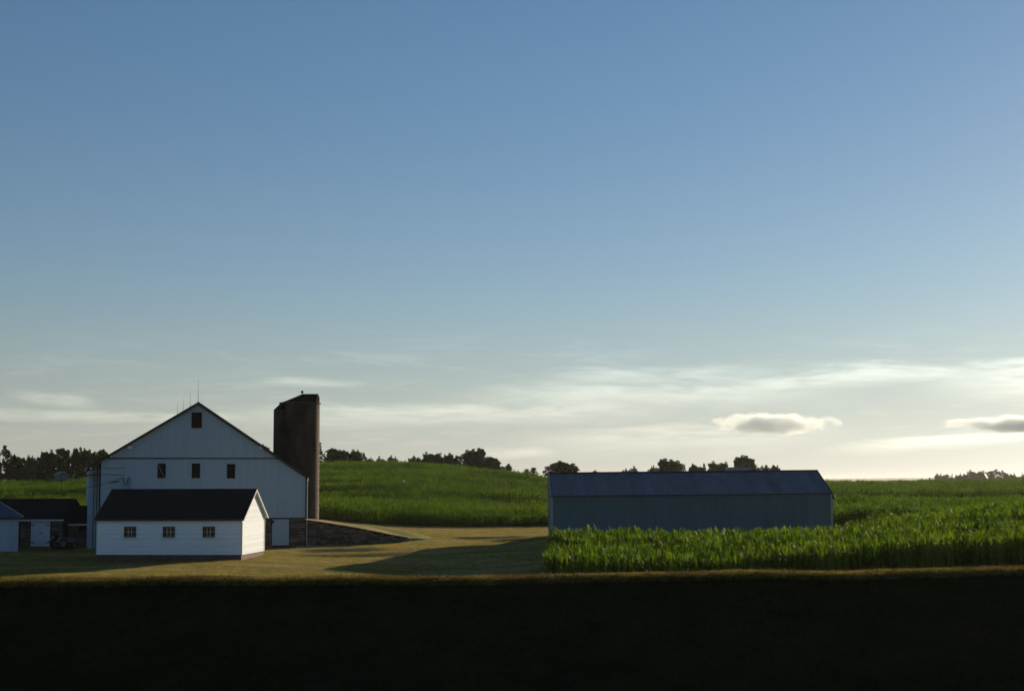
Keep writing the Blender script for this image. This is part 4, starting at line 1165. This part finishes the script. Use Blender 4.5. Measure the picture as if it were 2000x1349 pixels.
# white marker post in the corn
p = at(788, 962, 215); g = gz(p.x, 215)
root = empty('marker_post', (p.x, 215, g)); tag(root, 'small white marker standing above the corn on the hillside', 'marker post')
MB().tube([(0, 0, -.2), (0, 0, 2.3)], .08, 8).build('post', M['trim'], root)
MB().lathe([(.0, 0), (.17, 0), (.17, .42), (.10, .5), (0, .5)], 12).build('cap', M['trim'], root, (0, 0, 1.8))

# short stake on the lawn
p = at(224, 1117, 85.5); g = gz(p.x, 85.5)
root = empty('lawn_stake', (p.x, 85.5, g)); tag(root, 'short dark stake stuck in the sunlit lawn before the white shed', 'stake')
MB().tube([(0, 0, -.1), (0.01, 0, .16)], .022, 6).build('shaft', M['rust'], root)
MB().lathe([(0, 0), (.045, .01), (.045, .05), (0, .06)], 8).build('knob', M['rust'], root, (0.01, 0, .155))


# ------------------------------------------------------------------ wires
def wire(p, q, sag, rad, name, label, n=24):
    pts = [p.lerp(q, t) - Vector((0, 0, sag * 4 * t * (1 - t))) for t in np.linspace(0, 1, n)]
    o = MB().tube(pts, rad, 5).build(name, M['wire'], None)
    tag(o, label, 'wire'); return o


wire(at(-80, 923, 84), at(165, 929, 124), .10, .014, 'power_wire', 'upper thin wire crossing before the trees to the barn eave')
wire(at(-80, 924, 84), at(165, 930.5, 124), .55, .014, 'power_wire', 'lower sagging wire crossing before the trees to the barn eave')
x, z = barn_loc(239, 932); q = barn_pt(x, -.14, z)
o = wire(at(-80, 955, 88), q, .75, .020, 'service_wire', 'dark service cable running to the conduits on the barn front')
x2, z2 = barn_loc(224, 941); c_ = barn_pt(x2, -.6, z2)
s_ = MB().tube([c_ + Vector((-.32, -.25, -.08)), c_, c_ + Vector((.32, .25, .10))], [.03, .055, .03], 6).build('strain_clamp', M['wire'], o)

# ------------------------------------------------------------------ corn
def blade(mb, base, az_, length, width, lift, droop, segs, r):
    """one arching leaf"""
    dx, dy = math.cos(az_), math.sin(az_); px, py = -dy, dx; v = []
    for k in range(segs + 1):
        t = k / segs; out_ = length * (t * math.cos(lift) + .0); up = length * (math.sin(lift) * t - droop * t * t)
        w_ = width * (min(1, .45 + t * 2.2) if t < .3 else (1 - t) ** .75 * 1.35 if t > .42 else 1.0); w_ = min(w_, width)
        c_ = (base[0] + dx * out_, base[1] + dy * out_, base[2] + up)
        tw = .25 * math.sin(t * 3 + az_)
        v += [(c_[0] - px * w_ / 2, c_[1] - py * w_ / 2, c_[2] + tw * w_), (c_[0] + px * w_ / 2, c_[1] + py * w_ / 2, c_[2] - tw * w_)]
    mb.add(v, [(2 * k, 2 * k + 1, 2 * k + 3, 2 * k + 2) for k in range(segs)], True)


def corn_proto(seed, far=False):
    r = random.Random(seed); mb = MB()
    if not far:
        H = 1.30; mb.tube([(0, 0, 0), (.02, 0, H * .6), (0, .02, H)], [.016, .013, .006], 5, False)
        a0 = r.random() * 6.28; n = 14
        for k in range(n):
            t = k / (n - 1); z = H * (.12 + .86 * t)
            blade(mb, (0, 0, z), a0 + (k % 2) * math.pi + r.uniform(-.55, .55), r.uniform(.55, .85) * (1 - .25 * abs(t - .5)), r.uniform(.060, .088),
                  R(r.uniform(48, 68) + 14 * t), r.uniform(.35, .85) * (1.1 - .55 * t), 5, r)
        for k in range(3): blade(mb, (0, 0, H * .98), r.random() * 6.28, r.uniform(.30, .48), .035, R(r.uniform(70, 86)), .05, 3, r)
    else:                      # one metre of row seen from afar
        for q in range(5):
            x = -.5 + .2 * q + r.uniform(-.05, .05); y = r.uniform(-.05, .05); H = r.uniform(1.15, 1.5)
            a0 = r.random() * 6.28
            for k in range(8):
                z = H * (.15 + .8 * k / 7)
                blade(mb, (x, y, z), a0 + (k % 2) * math.pi + r.uniform(-.6, .6), r.uniform(.45, .75), r.uniform(.10, .135), R(r.uniform(50, 78)), r.uniform(.3, .7), 3, r)
            blade(mb, (x, y, H), r.random() * 6.28, .4, .05, R(82), .05, 2, r)
    me = mb.mesh('corn_row' if far else 'corn_plant'); me.materials.append(M['cornfar' if far else 'corn'])
    return bpy.data.objects.new('corn_source', me)


def scatter(name, P, rotz, scl, sources, tilt=None, zs=None):
    """one object: every point carries an instance of one of the source meshes"""
    n = len(P); me = bpy.data.meshes.new(name)
    me.vertices.add(n); me.vertices.foreach_set('co', P.astype(np.float32).ravel())
    rot = np.zeros((n, 3), np.float32); rot[:, 2] = rotz
    if tilt is not None: rot[:, :2] = tilt
    a = me.attributes.new('rot', 'FLOAT_VECTOR', 'POINT'); a.data.foreach_set('vector', rot.ravel())
    sc_ = np.repeat(np.asarray(scl, np.float32)[:, None], 3, 1)
    if zs is not None: sc_[:, 2] *= zs
    a = me.attributes.new('scl', 'FLOAT_VECTOR', 'POINT'); a.data.foreach_set('vector', sc_.ravel())
    a = me.attributes.new('pick', 'INT', 'POINT'); a.data.foreach_set('value', rng.integers(0, len(sources), n).astype(np.int32))
    o = link(name, me)
    ng = bpy.data.node_groups.new(name + '_scatter', 'GeometryNodeTree')
    ng.interface.new_socket('Geometry', in_out='INPUT', socket_type='NodeSocketGeometry')
    ng.interface.new_socket('Geometry', in_out='OUTPUT', socket_type='NodeSocketGeometry')
    N = ng.nodes; gi = N.new('NodeGroupInput'); go = N.new('NodeGroupOutput'); j = N.new('GeometryNodeJoinGeometry')
    for s_ in reversed(sources):
        oi = N.new('GeometryNodeObjectInfo'); oi.inputs['Object'].default_value = s_; oi.inputs['As Instance'].default_value = True
        ng.links.new(oi.outputs['Geometry'], j.inputs[0])
    ip = N.new('GeometryNodeInstanceOnPoints'); ip.inputs['Pick Instance'].default_value = True
    def attr(nm, typ):
        q = N.new('GeometryNodeInputNamedAttribute'); q.data_type = typ; q.inputs['Name'].default_value = nm; return q.outputs[0]
    ng.links.new(gi.outputs[0], ip.inputs['Points']); ng.links.new(j.outputs[0], ip.inputs['Instance'])
    ng.links.new(attr('pick', 'INT'), ip.inputs['Instance Index'])
    e2r = N.new('FunctionNodeEulerToRotation'); ng.links.new(attr('rot', 'FLOAT_VECTOR'), e2r.inputs[0]); ng.links.new(e2r.outputs[0], ip.inputs['Rotation'])
    ng.links.new(attr('scl', 'FLOAT_VECTOR'), ip.inputs['Scale'])
    ng.links.new(ip.outputs[0], go.inputs[0])
    md = o.modifiers.new('scatter', 'NODES'); md.node_group = ng
    return o


def near_corn():
    src = [corn_proto(200 + k) for k in range(7)]
    P = []
    ys = np.arange(78.8, 133, 0.76)
    for y in ys:
        x = np.arange(0.5, 0.40 * y + 6, .15); P.append(np.stack([x, np.full_like(x, y)], 1))
    P = np.concatenate(P); P += rng.normal(0, .05, P.shape)
    P = P[in_near_corn(P[:, 0], P[:, 1])]
    P = P[rng.random(len(P)) > .04]
    z = ground_z(P[:, 0], P[:, 1])
    hv = 1.0 + .10 * vnoise(P[:, 0], P[:, 1], 4.0, 21) + .08 * vnoise(P[:, 0], P[:, 1], 1.2, 22) + rng.normal(0, .09, len(P))
    o = scatter('near_corn_crop', np.column_stack([P, z - .02]), rng.random(len(P)) * 6.283, np.clip(hv, .6, 1.35) * .98, src, rng.normal(0, .06, (len(P), 2)))
    tag(o, 'leafy green corn standing in front of the steel building', 'corn', kind='stuff')


def far_corn():
    src = [corn_proto(300 + k, True) for k in range(6)]
    def rows(y0, y1, step_y, step_x, xa, xb, ang, sc_):
        P = []
        for y in np.arange(y0, y1, step_y):
            x = np.arange(xa * y, xb * y, step_x); P.append(np.stack([x, y + 1.6 * np.sin(x * .03 + y * .01)], 1))
        return np.concatenate(P)
    A_ = np.concatenate([rows(130, 165, .75, .8, -.40, .42, 0, 1), rows(165, 240, 1.05, .95, -.40, .42, 0, 1), rows(240, 360, 1.4, 1.2, -.40, .42, 0, 1), rows(360, 548, 2.8, 1.9, .05, .42, 0, 1)])
    A_ += rng.normal(0, .08, A_.shape)
    A_ = A_[in_far_corn(A_[:, 0], A_[:, 1]) & ~in_near_corn(A_[:, 0], A_[:, 1])]
    thin = vnoise(A_[:, 0] * .3, A_[:, 1], 3.0, 61) + .5 * vnoise(A_[:, 0] * .35, A_[:, 1], 1.3, 62)
    A_ = A_[(rng.random(len(A_)) > .08) & (thin < .72)]
    z = ground_z(A_[:, 0], A_[:, 1])
    sc_ = np.interp(A_[:, 1], [130, 240, 241, 360, 361, 548], [1.08, 1.1, 1.2, 1.2, 1.35, 1.35])
    hv = 1 + .28 * vnoise(A_[:, 0] * .25, A_[:, 1], 4.5, 31) + .16 * vnoise(A_[:, 0] * .3, A_[:, 1], 2.0, 32) + rng.normal(0, .07, len(A_))
    left = A_[:, 0] / A_[:, 1] < .06
    for msk, nm, lb in ((left, 'hillside_corn_crop', 'green corn covering the hill behind the barn and silo'), (~left, 'field_corn_crop', 'green corn field running level to the skyline')):
        Q = np.column_stack([A_[msk], z[msk] - .03])
        o = scatter(nm, Q, rng.normal(0, .12, len(Q)) + np.where(rng.random(len(Q)) > .5, 0, math.pi), sc_[msk], src, None, hv[msk] / sc_[msk] * .98)
        tag(o, lb, 'corn', kind='stuff')


near_corn(); far_corn()


# ------------------------------------------------------------------ grass
def tuft_proto(seed, n, spread, hmin, hmax, wid, mat):
    r = random.Random(seed); mb = MB()
    for _ in range(n):
        x, y = r.gauss(0, spread), r.gauss(0, spread); h = r.uniform(hmin, hmax); a = r.random() * 6.28; le = r.uniform(.1, .6) * h; dx, dy = math.cos(a), math.sin(a); w_ = wid * r.uniform(.6, 1.2)
        mb.add([(x - dy * w_, y + dx * w_, 0), (x + dy * w_, y - dx * w_, 0), (x + dx * le * .4 + dy * w_ * .7, y + dy * le * .4 - dx * w_ * .7, h * .6), (x + dx * le * .4 - dy * w_ * .7, y + dy * le * .4 + dx * w_ * .7, h * .6), (x + dx * le, y + dy * le, h)],
               [(0, 1, 2, 3), (3, 2, 4)])
    me = mb.mesh('grass_tuft'); me.materials.append(mat); return bpy.data.objects.new('tuft_source', me)


def grass():
    src = [tuft_proto(400 + k, 26, .07, .04, .11, .0045, M['bankgrass_shade']) for k in range(5)]
    tall = [tuft_proto(420 + k, 12, .04, .10, .22, .005, M['bankgrass_shade']) for k in range(3)]
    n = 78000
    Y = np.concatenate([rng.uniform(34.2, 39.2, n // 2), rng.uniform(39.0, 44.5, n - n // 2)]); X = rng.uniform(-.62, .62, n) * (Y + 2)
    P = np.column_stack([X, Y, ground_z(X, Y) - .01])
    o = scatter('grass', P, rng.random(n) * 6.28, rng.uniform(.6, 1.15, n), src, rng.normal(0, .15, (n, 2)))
    tag(o, 'rough grass in shade-darkened colour on the bank below the crest', 'grass', kind='stuff')
    crest = [tuft_proto(460 + k, 26, .06, .03, .09, .0045, M['grass']) for k in range(5)]  # lawn-coloured blades, lighter than the shade-darkened ones on the bank
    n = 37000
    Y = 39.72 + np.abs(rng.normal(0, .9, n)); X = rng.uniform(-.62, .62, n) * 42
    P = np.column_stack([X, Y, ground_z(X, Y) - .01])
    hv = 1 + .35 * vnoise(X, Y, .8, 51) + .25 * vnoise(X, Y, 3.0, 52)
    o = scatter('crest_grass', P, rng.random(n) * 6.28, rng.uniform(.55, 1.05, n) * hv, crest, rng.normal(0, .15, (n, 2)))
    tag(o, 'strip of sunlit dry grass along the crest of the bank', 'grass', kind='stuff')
    n = 3200
    Y = rng.normal(40.0, .6, n); X = rng.uniform(-.62, .62, n) * 42
    P = np.column_stack([X, Y, ground_z(X, Y) - .01])
    o = scatter('weeds', P, rng.random(n) * 6.28, rng.uniform(.5, 1.0, n), tall, rng.normal(0, .15, (n, 2)))
    tag(o, 'taller weeds sticking up along the sunlit crest of the bank', 'weeds', kind='stuff')
    # mown lawn of the yard
    lsrc = [tuft_proto(440 + k, 22, .10, .02, .055, .006, M['grass']) for k in range(5)]
    n = 90000
    Y = rng.uniform(77, 146, n); X = rng.uniform(-.40, .06, n) * Y
    k = ~in_far_corn(X, Y) & ~in_near_corn(X, Y); X, Y = X[k], Y[k]
    P = np.column_stack([X, Y, ground_z(X, Y) - .008]); n = len(P)
    dens = vnoise(X * .4, Y, 3.0, 41)
    o = scatter('lawn_grass', P, rng.random(n) * 6.28, rng.uniform(.7, 1.3, n) * (1 + .3 * dens), lsrc, rng.normal(0, .1, (n, 2)))
    tag(o, 'short half-dry mown grass of the farmyard lawn', 'grass', kind='stuff')


grass()


# ------------------------------------------------------------------ clouds
def cloud(px0, px1, py0, py1, Y, seed, label, dens=0.0078):
    a, b_2 = at(px0, py1, Y), at(px1, py0, Y); c_ = (a + b_2) / 2; sx, sz = (b_2.x - a.x) / 2, (b_2.z - a.z) / 2
    mb = MB(); prof = [(math.sin(t), -math.cos(t)) for t in np.linspace(0.001, math.pi - .001, 20)]
    mb.lathe(prof, 32)
    mt = bpy.data.materials.new('cloud_vapour'); mt.use_nodes = True; t = mt.node_tree
    for n in list(t.nodes): t.nodes.remove(n)
    b = NB(t); co = b.n('ShaderNodeTexCoord')
    nz = b.n('ShaderNodeTexNoise', {'Vector': b.n('ShaderNodeMapping', {'Vector': co.outputs['Object'], 'Location': (seed, seed * 2.3, 0), 'Scale': (2.8, 1.8, 0.9)}).outputs[0], 'Scale': 1.0, 'Detail': 7.0, 'Roughness': .6})
    ln = b.n('ShaderNodeVectorMath', {0: co.outputs['Object']}, operation='LENGTH')
    d = b.m('SUBTRACT', b.m('ADD', 1.0, b.m('MULTIPLY', b.m('SUBTRACT', nz.outputs[0], .5), 1.9)), b.m('MULTIPLY', ln.outputs['Value'], 1.12))
    den = b.m('MULTIPLY', b.ss(d, 0.08, .34), dens)
    pv = b.n('ShaderNodeVolumePrincipled', {'Color': (.90, .97, 1, 1), 'Density': den, 'Anisotropy': .34})
    b.n('ShaderNodeOutputMaterial', {'Volume': pv.outputs[0]})
    o = mb.build('cloud', mt, None, c_); o.scale = (sx, sx * .45, sz)
    tag(o, label, 'cloud'); return o


cloud(1364, 1648, 802, 854, 12500, 3.0, 'small grey cloud with bright edges alone over the steel building')
cloud(1838, 2210, 804, 852, 12500, 8.0, 'grey cloud with a bright rim running out of the picture edge')


# ------------------------------------------------------------------ haze
def haze():
    mb = MB().box(-5600, 5600, -60, 9200, -16, 27)
    mt = bpy.data.materials.new('haze_air'); mt.use_nodes = True; t = mt.node_tree
    for n in list(t.nodes): t.nodes.remove(n)
    b = NB(t)
    pv = b.n('ShaderNodeVolumePrincipled', {'Color': (.95, .95, .95, 1), 'Density': 4e-5, 'Anisotropy': .35})
    b.n('ShaderNodeOutputMaterial', {'Volume': pv.outputs[0]})
    o = mb.build('haze', mt); tag(o, 'thin summer evening haze over the fields', 'haze', kind='stuff')


haze()
